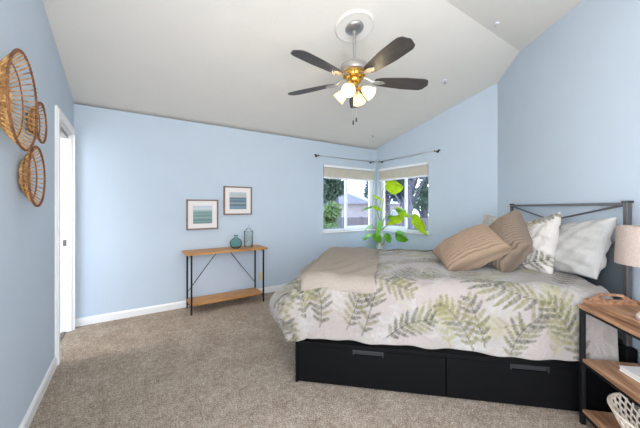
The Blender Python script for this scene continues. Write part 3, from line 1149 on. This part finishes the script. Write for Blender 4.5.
# ------------------------------------------------------------------ fern print (woven colour of the cloth)
def paint_ferns(P, base, ferns, seed):
    """P: (N,2) cloth coordinates in metres -> (N,3) linear colours"""
    r = np.random.default_rng(seed)
    col = np.tile(np.array(lin(base)), (len(P), 1))
    blot = np.sin(P[:, 0] * 9 + 1.3) * np.sin(P[:, 1] * 11 + .4) + np.sin(P[:, 0] * 23) * np.sin(P[:, 1] * 19 + 2)
    col *= (1 + 0.02 * blot)[:, None]

    def seg(a, bb, w0, w1, c, alpha, keep=1.0):
        d = bb - a
        L2 = d @ d
        lo = np.minimum(a, bb) - max(w0, w1)
        hi = np.maximum(a, bb) + max(w0, w1)
        idx = np.nonzero((P[:, 0] > lo[0]) & (P[:, 0] < hi[0]) & (P[:, 1] > lo[1]) & (P[:, 1] < hi[1]))[0]
        if len(idx) == 0:
            return
        q = P[idx] - a
        tt = np.clip((q @ d) / L2, 0, 1)
        dist = np.linalg.norm(q - tt[:, None] * d, axis=1)
        ww = (w0 + (w1 - w0) * tt) * np.sqrt(np.clip(1 - (2 * tt - 1) ** 4, 0.02, 1))
        if w0 > 0.006:                     # lobed leaflets
            ww = ww * (0.62 + 0.5 * np.abs(np.sin(PI * tt * math.sqrt(L2) / 0.019)))
        m = np.clip((ww - dist) / 0.004 + 0.5, 0, 1) * alpha
        # watercolour mottling
        mot = 0.75 + 0.25 * np.sin(P[idx, 0] * 140 + a[0] * 70) * np.sin(P[idx, 1] * 120 + a[1] * 50)
        m = m * mot * keep
        col[idx] = col[idx] * (1 - m[:, None]) + np.array(c) * m[:, None]

    for (x, y, ang, L, kind) in ferns:
        pal = {0: [(80, 78, 40), (102, 98, 54), (58, 58, 36), (112, 106, 62)],
               1: [(54, 56, 38), (76, 76, 46), (48, 48, 36), (98, 96, 60)],
               2: [(158, 154, 152), (150, 148, 148), (166, 162, 156), (156, 152, 136)],
               3: [(132, 130, 86), (144, 140, 96), (122, 120, 78), (154, 150, 112)]}[kind]
        alpha = {0: 0.92, 1: 0.92, 2: 0.7, 3: 0.85}[kind]
        curve = r.uniform(-0.9, 0.9)
        npair = max(6, int(L / 0.041))
        pts = []
        p = np.array([x, y], float)
        for i in range(npair + 1):
            s = i / npair
            a = ang + curve * s
            pts.append((p.copy(), a, s))
            p = p + np.array([math.cos(a), math.sin(a)]) * L / npair
        for i in range(npair):
            seg(pts[i][0], pts[i + 1][0], 0.0045, 0.004, lin(pal[2]), alpha)
        for (p, a, s) in pts[1:]:
            ll = L * 0.35 * (math.sin(PI * min(1, 0.16 + 0.84 * (1 - s) ** 0.9)) * 0.75 + 0.25 * (1 - s)) + 0.018
            if s < 0.12:
                ll *= 0.7
            for sd in (-1, 1):
                if r.uniform() < 0.04:
                    continue
                la = a + sd * (1.05 - 0.3 * s) + r.uniform(-.06, .06)
                tip = p + np.array([math.cos(la), math.sin(la)]) * ll * r.uniform(0.88, 1.08)
                c = lin(pal[int(r.integers(0, 4))])
                seg(p, tip, 0.0165, 0.0085, c, alpha * r.uniform(0.75, 1.0))
    return col


def set_print(me, cols):
    ca = me.color_attributes.new('print', 'FLOAT_COLOR', 'POINT')
    buf = np.ones((len(cols), 4), np.float32)
    buf[:, :3] = np.clip(cols, 0, 1)
    ca.data.foreach_set('color', buf.ravel())


# ------------------------------------------------------------------ draped comforter and throw
RD = 0.115                                     # rounding of the top edge
CN0, CN1, CE0, CE1 = 0.145, 2.16 - RD, 0.51 + RD - 0.03, 2.085 - RD
ZTOP = 0.772


def drape(a, bq, off=0.0, sag=True):
    """cloth coordinates (a = along n, b = along e) -> local bed position"""
    qa, qb = min(a, CN1), min(max(bq, CE0), CE1)
    da, db = a - qa, bq - qb
    d = math.hypot(da, db)
    # puffy top
    z = ZTOP + off + 0.010 * math.sin(qa * 5.1 + 0.6) * math.sin(qb * 4.3 + 1.0) + 0.006 * math.sin(qa * 13 + qb * 7) + 0.0035 * math.sin(qa * 31 - qb * 23)
    z += 0.016 * (1 - abs(2 * (qb - CE0) / (CE1 - CE0) - 1) ** 2)
    if d < 1e-6:
        return (qa, qb, z)
    ua, ub = da / d, db / d
    R = RD + off
    per = qa * 1.0 + (0 if db > 0 else 9) - qb * 1.0 + math.atan2(ub, ua) * 0.5
    foot = max(0.0, ua)
    if d < R * PI / 2:
        h, dz = R * math.sin(d / R), R * (1 - math.cos(d / R))
        s = 0.0
    else:
        s = d - R * PI / 2
        fl = 0.06
        cs = 1 / math.sqrt(1 + fl * fl)
        h, dz = R + s * fl * cs, R + s * cs
        # the foot drape puffs outwards, then falls back in towards its hem
        h += 0.165 * foot ** 2 * math.sin(PI * min(1.0, s / 0.36) ** 0.58) ** 1.1
        h += 0.05 * max(0.0, 2 * ua * ub) * min(1.0, s / 0.3)
        # deeper folds where the cloth gathers at the foot and its corners
        h += ua * min(1.0, s / 0.2) * (0.020 * math.sin(math.atan2(ub, ua) * 9 + qb * 13) + 0.010 * math.sin(math.atan2(ub, ua) * 17 + qb * 29))
    amp = min(1.0, d / 0.35)
    h += amp * (0.012 * math.sin(per * 8.5) + 0.007 * math.sin(per * 19 + 1))
    zz = z - dz
    return (qa + ua * h, qb + ub * h, zz)


def perim(step):
    """boundary samples: (core point, outward dir), from the near head corner round the foot to the far head corner"""
    out = []
    n = int((CN1 - CN0) / step)
    for i in range(n + 1):
        out.append((CN0 + (CN1 - CN0) * i / n, CE1, 0, 1))
    k = 26
    for i in range(1, k):
        a = PI / 2 * (1 - i / k)
        out.append((CN1, CE1, math.cos(a), math.sin(a)))
    m = int((CE1 - CE0) / step)
    for i in range(m + 1):
        out.append((CN1, CE1 - (CE1 - CE0) * i / m, 1, 0))
    for i in range(1, k):
        a = -PI / 2 * i / k
        out.append((CN1, CE0, math.cos(a), math.sin(a)))
    for i in range(n + 1):
        out.append((CN1 - (CN1 - CN0) * i / n, CE0, 0, -1))
    return out


def hem_len(qa, qb, ua, ub):
    L = 0.487 + 0.010 * math.sin(qa * 5.1 + 0.6) * math.sin(qb * 4.3 + 1.0) + 0.006 * math.sin(qa * 13 + qb * 7)
    L += 0.006 * math.sin(qa * 6 + qb * 5) + 0.004 * math.sin(qa * 15 + qb * 11)
    if ua > 0 and ub > 0:
        L += 0.03 * math.sin(2 * math.atan2(ub, ua))
    if ua > 0.9:
        L += 0.03
    return L


STEP = 0.0078
verts, uv, faces = [], [], []
na, nb = int((CN1 - CN0) / STEP), int((CE1 - CE0) / STEP)
for i in range(na + 1):
    for j in range(nb + 1):
        a, bq = CN0 + (CN1 - CN0) * i / na, CE0 + (CE1 - CE0) * j / nb
        verts.append(drape(a, bq))
        uv.append((a, bq))
for i in range(na):
    for j in range(nb):
        p = i * (nb + 1) + j
        faces.append((p, p + nb + 1, p + nb + 2, p + 1))
PER = perim(STEP)
nd = 60
k0 = len(verts)
for (qa, qb, ua, ub) in PER:
    L = hem_len(qa, qb, ua, ub)
    for j in range(nd + 1):
        d = L * j / nd + 1e-5
        verts.append(drape(qa + ua * d, qb + ub * d))
        uv.append((qa + ua * d, qb + ub * d))
for i in range(len(PER) - 1):
    for j in range(nd):
        p = k0 + i * (nd + 1) + j
        faces.append((p, p + 1, p + nd + 2, p + nd + 1))

r = np.random.default_rng(5)
ferns = []
# scattered repeat: pale ones first, then olive, then dark ones on top
grid = [(0.05 + 0.36 * i + (0.18 if j % 2 else 0), 0.02 + 0.27 * j) for i in range(8) for j in range(10)]
for kind, prob, (l0, l1) in ((2, 0.95, (0.32, 0.5)), (3, 0.7, (0.3, 0.46)), (0, 0.95, (0.30, 0.48)), (1, 0.50, (0.22, 0.36))):
    for (x, y) in grid:
        if r.uniform() < prob:
            ang = r.choice([2.2, 1.2, -2.0, 4.0, 0.5, 2.8]) + r.uniform(-.5, .5)
            ferns.append((x + r.uniform(-.14, .14), y + r.uniform(-.12, .12), ang, r.uniform(l0, l1), kind))
# on the hanging near side the olive and dark ferns stand upright from the hem
ferns = [f for f in ferns if f[4] == 2 or f[1] + math.sin(f[2]) * f[3] * 0.6 < 1.86 or f[0] > 2.12]
near_side = [(1.944, 2.388, -1.75, 0.34, 0),
             (1.758, 2.386, -1.96, 0.3, 0),
             (1.646, 2.413, -1.91, 0.3, 1),
             (1.462, 2.077, -2.46, 0.35, 0),
             (1.608, 1.998, 2.84, 0.3, 0),
             (1.485, 2.415, -2.39, 0.33, 1),
             (1.362, 2.373, -2.31, 0.3, 3),
             (0.933, 2.455, -1.27, 0.35, 0),
             (0.867, 2.429, -1.38, 0.31, 0),
             (1.076, 2.445, -1.38, 0.3, 3),
             (0.486, 2.126, -0.16, 0.5, 0),
             (0.629, 2.015, -0.43, 0.3, 0),
             (0.725, 2.491, -1.7, 0.34, 1),
             (0.6, 2.248, 0.2, 0.3, 3),
             (0.495, 2.447, -1.96, 0.42, 3),
             (0.306, 2.484, -1.24, 0.4, 0),
             (1.129, 2.393, -0.82, 0.3, 2),
             (1.175, 2.072, -2.02, 0.3, 2),
             (2.078, 2.27, -2.05, 0.3, 3),
             (2.056, 2.358, -1.39, 0.3, 0)]
ferns = [f for f in ferns if f[4] == 2] + [f for f in near_side if f[4] >= 2] + [f for f in ferns if f[4] != 2] + [f for f in near_side if f[4] < 2]
me = bpy.data.meshes.new('comforter')
me.from_pydata(verts, [], faces)
cols = paint_ferns(np.array(uv), (152, 143, 137), ferns, 21)
set_print(me, cols)
com = mesh_obj('comforter', me, M['fern'], None, True)
com.location = W(0, 0)
com.rotation_euler = (0, 0, RB)
tag(com, 'white comforter printed with olive ferns spread over the black bed', 'comforter')
sm = com.modifiers.new('thickness', 'SOLIDIFY')
sm.thickness = 0.014
sm.offset = -1

# throw across the foot of the bed
verts, faces = [], []
ta0, ta1 = 1.545, CN1 + 0.055
tb0, tb1 = CE0 - 0.25, CE1 + 0.165
na, nb = 56, 150
for i in range(na + 1):
    for j in range(nb + 1):
        s, q = i / na, j / nb
        bq = tb0 + (tb1 - tb0) * q
        a = ta0 + (ta1 - ta0) * s
        a += 0.014 * math.sin(bq * 7) + 0.006 * math.sin(bq * 23)
        bq2 = bq + (0.010 * math.sin(a * 16) if j == nb else 0)
        # ease the near foot corner so the throw's own corner hangs there
        verts.append(drape(a, bq2, 0.012 + 0.0025 * math.sin(a * 21 + bq * 5)))
for i in range(na):
    for j in range(nb):
        p = i * (nb + 1) + j
        faces.append((p, p + nb + 1, p + nb + 2, p + 1))
thr = pydata('throw_blanket', verts, faces, M['throw'])
thr.location = W(0, 0)
thr.rotation_euler = (0, 0, RB)
tag(thr, 'plain oatmeal throw blanket laid across the foot of the bed', 'blanket')
sm = thr.modifiers.new('thickness', 'SOLIDIFY')
sm.thickness = 0.008
sm.offset = 1


# ------------------------------------------------------------------ pillows (corners in (e, n, z))
def pillow(name, label, TL, TR, BR, BL, thick, mat, ribs=0, ferns=None, base=(190, 186, 182), seed=1, wrinkle=0.004, power=0.5, group=None, pinch=0.06):
    C = [W(*p) for p in (TL, TR, BR, BL)]
    ctr = sum(C, Vector()) / 4
    TLv, TRv, BRv, BLv = [c - ctr for c in C]
    wdt = ((TRv - TLv).length + (BRv - BLv).length) / 2
    hgt = ((TRv - BRv).length + (TLv - BLv).length) / 2
    nrm = (TRv - BLv).cross(TLv - BRv).normalized()
    if nrm.dot(NV) < 0:
        nrm.negate()
    N = 112 if (ribs or ferns) else 72
    r = np.random.default_rng(seed)
    ph = r.uniform(0, 6, 8)
    verts, faces, uv = [], [], []
    for side in (1, -1):
        for i in range(N + 1):
            for j in range(N + 1):
                u, v = -1 + 2 * i / N, -1 + 2 * j / N
                # edges bow inwards between pointed corners
                uu = u * (1 - pinch * (1 - v * v) * abs(u))
                vv = v * (1 - pinch * (1 - u * u) * abs(v))
                s, t_ = (uu + 1) / 2, (vv + 1) / 2
                p = (BLv * (1 - s) + BRv * s) * (1 - t_) + (TLv * (1 - s) + TRv * s) * t_
                env = max(0.0, (1 - u * u) * (1 - v * v)) ** power
                th = env * thick / 2
                edge = min(1.0, env * 2.5)
                w_ = wrinkle * edge * (math.sin(u * 6 + v * 3 + ph[0]) * math.sin(v * 7 + ph[1]) + 0.6 * math.sin(u * 13 - v * 9 + ph[2]) + 0.35 * math.sin(v * 24 + u * 5 + ph[3]))
                w_ += wrinkle * 1.5 * edge * math.sin(math.atan2(v, u) * 11 + ph[4]) * max(0, u * u + v * v - 0.5)
                if ribs:
                    w_ += 0.016 * min(1, env * 4) * (abs(math.sin(PI * ribs * (u + 1) / 2 + 0.2 * math.sin(v * 3 + ph[5]))) - 0.6)
                verts.append(p + nrm * side * (th + w_ + 0.0015))
                uv.append((u * wdt / 2, v * hgt / 2))
    n1 = (N + 1) ** 2
    for i in range(N):
        for j in range(N):
            p = i * (N + 1) + j
            faces.append((p, p + N + 1, p + N + 2, p + 1))
            q = p + n1
            faces.append((q, q + 1, q + N + 2, q + N + 1))
    for i in range(N):           # close the seam
        for (a, c) in (((i) * (N + 1), (i + 1) * (N + 1)), ((i + 1) * (N + 1) + N, i * (N + 1) + N)):
            faces.append((a, a + n1, c + n1, c)[::-1])
        for (a, c) in ((i, i + 1), (N * (N + 1) + i + 1, N * (N + 1) + i)):
            faces.append((a, c, c + n1, a + n1)[::-1])
    me = bpy.data.meshes.new(name)
    me.from_pydata([tuple(v) for v in verts], [], faces)
    bm = bmesh.new()
    bm.from_mesh(me)
    bmesh.ops.recalc_face_normals(bm, faces=bm.faces[:])
    bm.to_mesh(me)
    bm.free()
    if ribs:                       # groove shade between the ribs, painted into the cord colour as darker stripes
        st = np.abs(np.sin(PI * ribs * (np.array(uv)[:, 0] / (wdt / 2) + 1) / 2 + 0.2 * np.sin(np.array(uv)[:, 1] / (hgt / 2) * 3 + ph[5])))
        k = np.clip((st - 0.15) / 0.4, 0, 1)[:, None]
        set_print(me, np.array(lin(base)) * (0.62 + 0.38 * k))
    if ferns is not None:
        set_print(me, paint_ferns(np.array(uv), base, ferns, seed))
    o = mesh_obj(name, me, mat, None, True)
    o.location = ctr
    tag(o, label, 'pillow', group)
    return o


G1 = 'pillows against the headboard'
pillow('pillow', 'plain pale grey linen pillow nearest the lamp and nightstand', (1.36, 0.09, 1.140), (2.005, 0.085, 1.225), (1.915, 0.13, 0.81), (1.46, 0.24, 0.775), 0.19, M['grey_linen'], seed=3, wrinkle=0.006, power=0.42, group=G1)
pillow('pillow', 'fern-print pillow at the far side, mostly hidden behind the tan cushions', (0.62, 0.38, 1.215), (1.12, 0.13, 1.15), (1.12, 0.24, 0.775), (0.55, 0.38, 0.775), 0.15, M['fern'],
       ferns=[(-.2, -.2, 1.2, .4, 2), (.0, .0, .6, .3, 3), (-.25, .05, .9, .25, 2), (.1, -.2, 1.8, .4, 3)], seed=4, group=G1)
pillow('pillow', 'cream fern-print square pillow between the taupe cushion and the grey pillow', (1.22, 0.26, 1.135), (1.69, 0.215, 1.250), (1.71, 0.28, 0.780), (1.38, 0.46, 0.765), 0.17, M['fern'],
       ferns=[(-.02, .12, 0.9, .22, 3), (-.28, -.26, 0.9, .34, 0), (-.25, -.2, 2.3, .3, 1), (-.05, -.22, 0.3, .26, 1), (-.18, .02, 1.3, .26, 3), (.1, -.2, 1.9, .3, 2), (.0, .16, .5, .2, 0), (-.3, -.05, .8, .3, 3)], base=(192, 187, 181), seed=8, wrinkle=0.006, power=0.42, group=G1)
G2 = 'ribbed cushions on the bed'
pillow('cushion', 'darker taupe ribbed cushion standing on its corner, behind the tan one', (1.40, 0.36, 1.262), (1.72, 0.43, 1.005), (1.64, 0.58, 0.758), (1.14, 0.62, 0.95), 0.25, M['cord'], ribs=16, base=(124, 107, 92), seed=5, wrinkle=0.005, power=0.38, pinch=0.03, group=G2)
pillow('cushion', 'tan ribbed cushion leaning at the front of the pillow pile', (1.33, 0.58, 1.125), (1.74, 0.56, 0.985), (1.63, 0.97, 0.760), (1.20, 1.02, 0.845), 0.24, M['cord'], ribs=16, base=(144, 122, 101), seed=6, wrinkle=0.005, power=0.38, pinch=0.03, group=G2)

# ------------------------------------------------------------------ nightstand and what stands on it
NS = thing('nightstand', 'rustic wood and black metal nightstand with two open shelves beside the bed', 'nightstand', W(0, 0), RB)
NE0, NE1, NN0, NN1 = 2.128, 2.76, 0.03, 0.358
LG = 0.022
for e in (NE0, NE1 - LG):
    for n in (NN0, NN1 - LG):
        MB().box((n, e, 0), (n + LG, e + LG, 0.70), 0.001).build('leg', M['black_metal'], NS)
for nm, z0, z1 in (('shelf', 0.075, 0.093), ('shelf', 0.374, 0.392), ('tabletop', 0.684, 0.702)):
    e_ = 0.0 if nm == 'shelf' else -0.006
    MB().box((NN0 + 0.004, NE0 + LG if nm == 'shelf' else NE0 - 0.006, z0), (NN1 - 0.004 if nm == 'shelf' else NN1 + 0.004, NE1 - LG if nm == 'shelf' else NE1 + 0.006, z1), 0.002).build(nm, M['rustic'], NS)
for z0, z1 in ((0.062, 0.075), (0.361, 0.374), (0.670, 0.684)):
    b = MB()
    b.box((NN0, NE0, z0), (NN1, NE0 + 0.018, z1)).box((NN0, NE1 - 0.018, z0), (NN1, NE1, z1))
    b.box((NN0, NE0 + 0.018, z0), (NN0 + 0.018, NE1 - 0.018, z1)).box((NN1 - 0.018, NE0 + 0.018, z0), (NN1, NE1 - 0.018, z1))
    b.build('shelf_frame', M['black_metal'], NS)

tr = thing('serving_tray', 'wooden serving tray with cut-out handle on top of the nightstand', 'tray', W(2.40, 0.176, 0.702), RB + math.radians(3.0))
tn, te = 0.145, 0.285
MB().box((-tn, -te, 0), (tn, te, 0.012), 0.002).build('tray_base', M['rustic'], tr)
for s in (-1, 1):
    MB().box((s * tn - (0.012 if s > 0 else 0), -te, 0.0), (s * tn + (0.012 if s < 0 else 0), te, 0.038), 0.002).build('long_side', M['rustic'], tr)
for s in (-1, 1):
    ya, yb = (s * te - 0.014, s * te) if s > 0 else (s * te, s * te + 0.014)
    # arched end board with a slot: ring of quads between the outline and the slot
    out, inn = [], []
    K = 40
    for q in range(K):
        a = 2 * PI * q / K
        ox = (tn - 0.0125) * max(-1, min(1, 1.35 * math.cos(a)))
        if math.sin(a) > 0:
            tt = abs(ox) / (tn - 0.0125)
            top = 0.038 + 0.036 * (1 / (1 + math.exp((tt - 0.62) * 14)))
            oz = 0.005 + (top - 0.005) * min(1, 1.6 * math.sin(a))
        else:
            oz = 0.005
        out.append((ox, oz))
        ix = 0.054 * max(-1, min(1, 1.2 * math.cos(a)))
        iz = 0.050 + 0.011 * max(-1, min(1, 1.6 * math.sin(a)))
        inn.append((ix, iz))
    vs, fs = [], []
    for yv in (ya, yb):
        vs += [(x, yv, z) for x, z in out] + [(x, yv, z) for x, z in inn]
    for q in range(K):
        q2 = (q + 1) % K
        fs += [(q, q2, K + q2, K + q), (2 * K + q, 3 * K + q, 3 * K + q2, 2 * K + q2), (q, 2 * K + q, 2 * K + q2, q2), (K + q, K + q2, 3 * K + q2, 3 * K + q)]
    pydata('end_board', vs, fs, M['rustic'], tr, smooth=False)

lp = thing('table_lamp', 'table lamp with beige linen drum shade and pale round base on the tray', 'lamp', W(2.405, 0.205, 0.714))
MB().lathe([(0, 0), (0.058, 0), (0.063, 0.010), (0.062, 0.026), (0.050, 0.042), (0.026, 0.052), (0.013, 0.062), (0.011, 0.09), (0, 0.09)], 32).build('lamp_base', M['lamp_base'], lp, True)
MB().tube([(0, 0, 0.085), (0, 0, 0.36)], 0.008, 10).build('stem', M['brass'], lp, True)
z0, z1, R0, R1 = 0.285, 0.475, 0.138, 0.132
MB().lathe([(R0, z0), (R1, z1), (R1 - 0.004, z1), (R0 - 0.004, z0), (R0, z0)], 56).build('lamp_shade', M['linen_shade'], lp, angle=40)
b = MB()
for k in range(3):
    a = 2 * PI * k / 3
    b.tube([(0, 0, 0.36), ((R1 - 0.006) * math.cos(a), (R1 - 0.006) * math.sin(a), z1 - 0.02)], 0.002, 6)
b.build('shade_spider', M['brass'], lp)

bk = thing('book', 'white hardcover book lying on the middle shelf of the nightstand', 'book', W(2.368, 0.150, 0.392), RB + math.radians(4))
b = MB().box((-0.07, -0.125, 0), (0.085, 0.125, 0.003), 0.001).box((-0.07, -0.125, 0.022), (0.085, 0.125, 0.025), 0.001).box((-0.073, -0.125, 0.0), (-0.07, 0.125, 0.025), 0.001)
b.build('cover', M['white_cover'], bk)
MB().box((-0.068, -0.122, 0.003), (0.081, 0.122, 0.022)).build('page_block', M['paper'], bk)

wb = thing('wire_basket', 'cream openwork diamond-lattice basket on the low shelf of the nightstand', 'basket', W(2.435, 0.195, 0.093))


def bask(h):        # h 0..1 -> radius, z
    return 0.105 + 0.100 * (h ** 0.75), 0.004 + 0.150 * h


b = MB()
NSR = 30
for sgn in (-1, 1):
    for k in range(NSR):
        a0 = 2 * PI * k / NSR
        pts = []
        for j in range(13):
            h = j / 12
            r_, z_ = bask(h)
            a = a0 + sgn * h * 0.62
            pts.append((r_ * math.cos(a) * 0.82, r_ * math.sin(a) * 1.05, z_))
        b.tube(pts, 0.0052, 5)
b.build('lattice', M['cream_wire'], wb, True)
r_, z_ = bask(1.0)
MB().tube([(r_ * math.cos(2 * PI * q / 48) * 0.82, r_ * math.sin(2 * PI * q / 48) * 1.05, z_) for q in range(48)], 0.006, 8, closed=True).build('rim', M['cream_wire'], wb, True)
MB().lathe([(0, 0.0), (0.107, 0.0), (0.107, 0.008), (0, 0.008)], 36, (0, 0, 0), Matrix.Diagonal((0.82, 1.05, 1, 1))).build('basket_bottom', M['cream_wire'], wb, angle=40)
wb.rotation_euler = (0, 0, RB)

# ------------------------------------------------------------------ tall plant in the window corner
PX, PY = 3.655, 3.575
pl = thing('potted_plant', 'tall leafy green plant in a white pot in the window corner behind the bed', 'plant', (PX, PY, 0))
MB().lathe([(0, 0), (0.12, 0), (0.14, 0.02), (0.165, 0.28), (0.172, 0.30), (0.16, 0.30), (0.15, 0.27), (0, 0.27)], 36).build('pot', M['ceramic'], pl, angle=40)
MB().lathe([(0, 0.272), (0.15, 0.272), (0.0, 0.285)], 24).build('soil', M['soil'], pl)
camR = Vector((math.cos(YAW), -math.sin(YAW), 0))
camF = Vector((math.sin(YAW), math.cos(YAW), 0))


def leaf_mesh(L, Wd, fold, droop, lobes=0):
    n, m = 12, 4
    vs, fs = [], []
    for i in range(n + 1):
        s = i / n
        w = Wd / 2 * (math.sin(PI * (s ** 0.72)) ** 0.85 if 0 < s < 1 else 0.0)
        if lobes:
            w *= 1 - 0.35 * max(0, math.sin(s * PI * lobes * 2)) ** 2
        x = L * s * math.cos(droop * s * 0.5)
        zc = -L * s * math.sin(droop * s * 0.5)
        for j in range(-m, m + 1):
            y = w * j / m
            vs.append((x - abs(j / m) * 0.05 * L * (1 - s), y, zc - fold * abs(y) + 0.008 * math.sin(s * 14) * (j / m) ** 2))
    k = 2 * m + 1
    for i in range(n):
        for j in range(2 * m):
            p = i * k + j
            fs.append((p, p + 1, p + k + 1, p + k))
    return vs, fs


def add_leaf(r_off, f_off, z, dirR, dirF, dirZ, L, Wd, young, droop=0.7, fold=0.25, roll=0.0, lobes=0):
    """leaf root offset from the plant axis (right, forward), pointing (dirR, dirF, dirZ)"""
    r_off -= 0.19                        # offsets below are counted from a little left of the pole
    if r_off > 0.01:                      # keep the right-hand leaves on the room side of the window
        f_off -= 0.20 + 0.42 * r_off
        kk = (5.02 + f_off) / 5.02
        r_off = (1.035 + r_off) * kk - 1.035
        z = HC + (z - HC) * kk
    Wd *= 1.12
    L *= 0.92
    base = camR * r_off + camF * f_off + Vector((0, 0, z))
    d = (camR * dirR + camF * dirF + Vector((0, 0, dirZ))).normalized()
    side = Vector((0, 0, 1)).cross(d)
    if side.length < 1e-3:
        side = camR.copy()
    side.normalize()
    up = d.cross(side)
    q = Matrix.Rotation(roll, 4, d)
    side, up = q @ side, q @ up
    mt = Matrix(((d.x, side.x, up.x, base.x), (d.y, side.y, up.y, base.y), (d.z, side.z, up.z, base.z), (0, 0, 0, 1)))
    vs, fs = leaf_mesh(L, Wd, fold, droop, lobes)
    vs = [mt @ Vector(v) for v in vs]
    pydata('leaf', vs, fs, M['leaf_young'] if young else M['leaf'], pl)
    # its stalk back to a cane
    b = MB()
    hub = Vector((0.0, 0, max(0.45, z - 0.30)))
    mid = (hub + base) / 2 + Vector((0, 0, 0.07))
    b.tube([hub, mid, base], [0.006, 0.005, 0.004], 6)
    b.build('stalk', M['stem'], pl, True)


b = MB()
b.tube([(0, 0, 0.27), (0.01, -0.02, 0.8), (0.02, 0.0, 1.15), (0.05, -0.03, 1.45)], [0.016, 0.014, 0.010, 0.006], 10)
b.tube([(0.04, 0.02, 0.27), (0.06, 0.03, 0.7), (0.10, 0.05, 1.0)], [0.012, 0.010, 0.006], 8)
b.build('cane', M['stem'], pl, True)
b = MB().tube([(0, 0, 0.27), (0, 0, 0.5), (0, 0, 0.9), (0, 0, 0.93)], [0.05, 0.048, 0.045, 0.03], 14)
b.build('support_pole', M['pole'], pl, angle=40)
# (right, forward, z, direction, length, width, young?)   1 px is about 17.6 mm here
add_leaf(0.28, 0.00, 1.66, 1.0, -0.3, 0.25, 0.34, 0.30, True, 0.9, 0.3, 0.9)
add_leaf(0.05, -0.05, 1.50, 1.0, -0.2, -0.2, 0.24, 0.12, True, 0.8, 0.4, 0.3)
add_leaf(0.06, -0.05, 1.30, -1.0, -0.3, 0.1, 0.30, 0.13, False, 0.9, 0.4, 0.2)
add_leaf(0.07, -0.05, 1.32, 0.6, -0.5, -0.2, 0.20, 0.13, True, 0.7, 0.4, 0.2)
add_leaf(0.14, -0.06, 1.05, -0.35, -0.3, -1.0, 0.38, 0.24, False, 0.3, 0.35, 0.6)
add_leaf(0.06, 0.05, 0.98, -0.9, 0.2, -0.35, 0.20, 0.12, False, 0.7, 0.4)
add_leaf(0.32, -0.05, 1.13, 0.7, -0.3, 0.1, 0.28, 0.18, False, 0.8, 0.4, 0.5)
add_leaf(0.58, -0.10, 1.13, -1.0, -0.3, -0.30, 0.32, 0.15, True, 0.5, 0.3, -0.7)
add_leaf(0.46, 0.00, 1.27, 0.9, -0.2, -0.2, 0.32, 0.20, True, 0.8, 0.3, 0.6)
add_leaf(0.42, -0.05, 1.25, 1.0, 0.0, 0.2, 0.24, 0.12, False, 0.8, 0.4, 0.2)
add_leaf(0.78, -0.05, 1.16, 0.45, -0.2, -1.0, 0.42, 0.17, True, -0.3, 0.25, 0.9)
add_leaf(0.46, -0.06, 0.84, 0.9, -0.3, -0.3, 0.26, 0.22, False, 0.7, 0.3, 0.7)
add_leaf(-0.02, -0.06, 0.84, -0.7, -0.5, -0.3, 0.22, 0.17, False, 0.7, 0.3, 0.2)
add_leaf(0.08, -0.10, 0.84, 0.3, -0.6, -0.5, 0.22, 0.15, False, 0.5, 0.3, 0.3)
add_leaf(0.30, 0.00, 0.83, 0.2, -0.5, -0.6, 0.20, 0.12, False, 0.5, 0.3, 0.2)
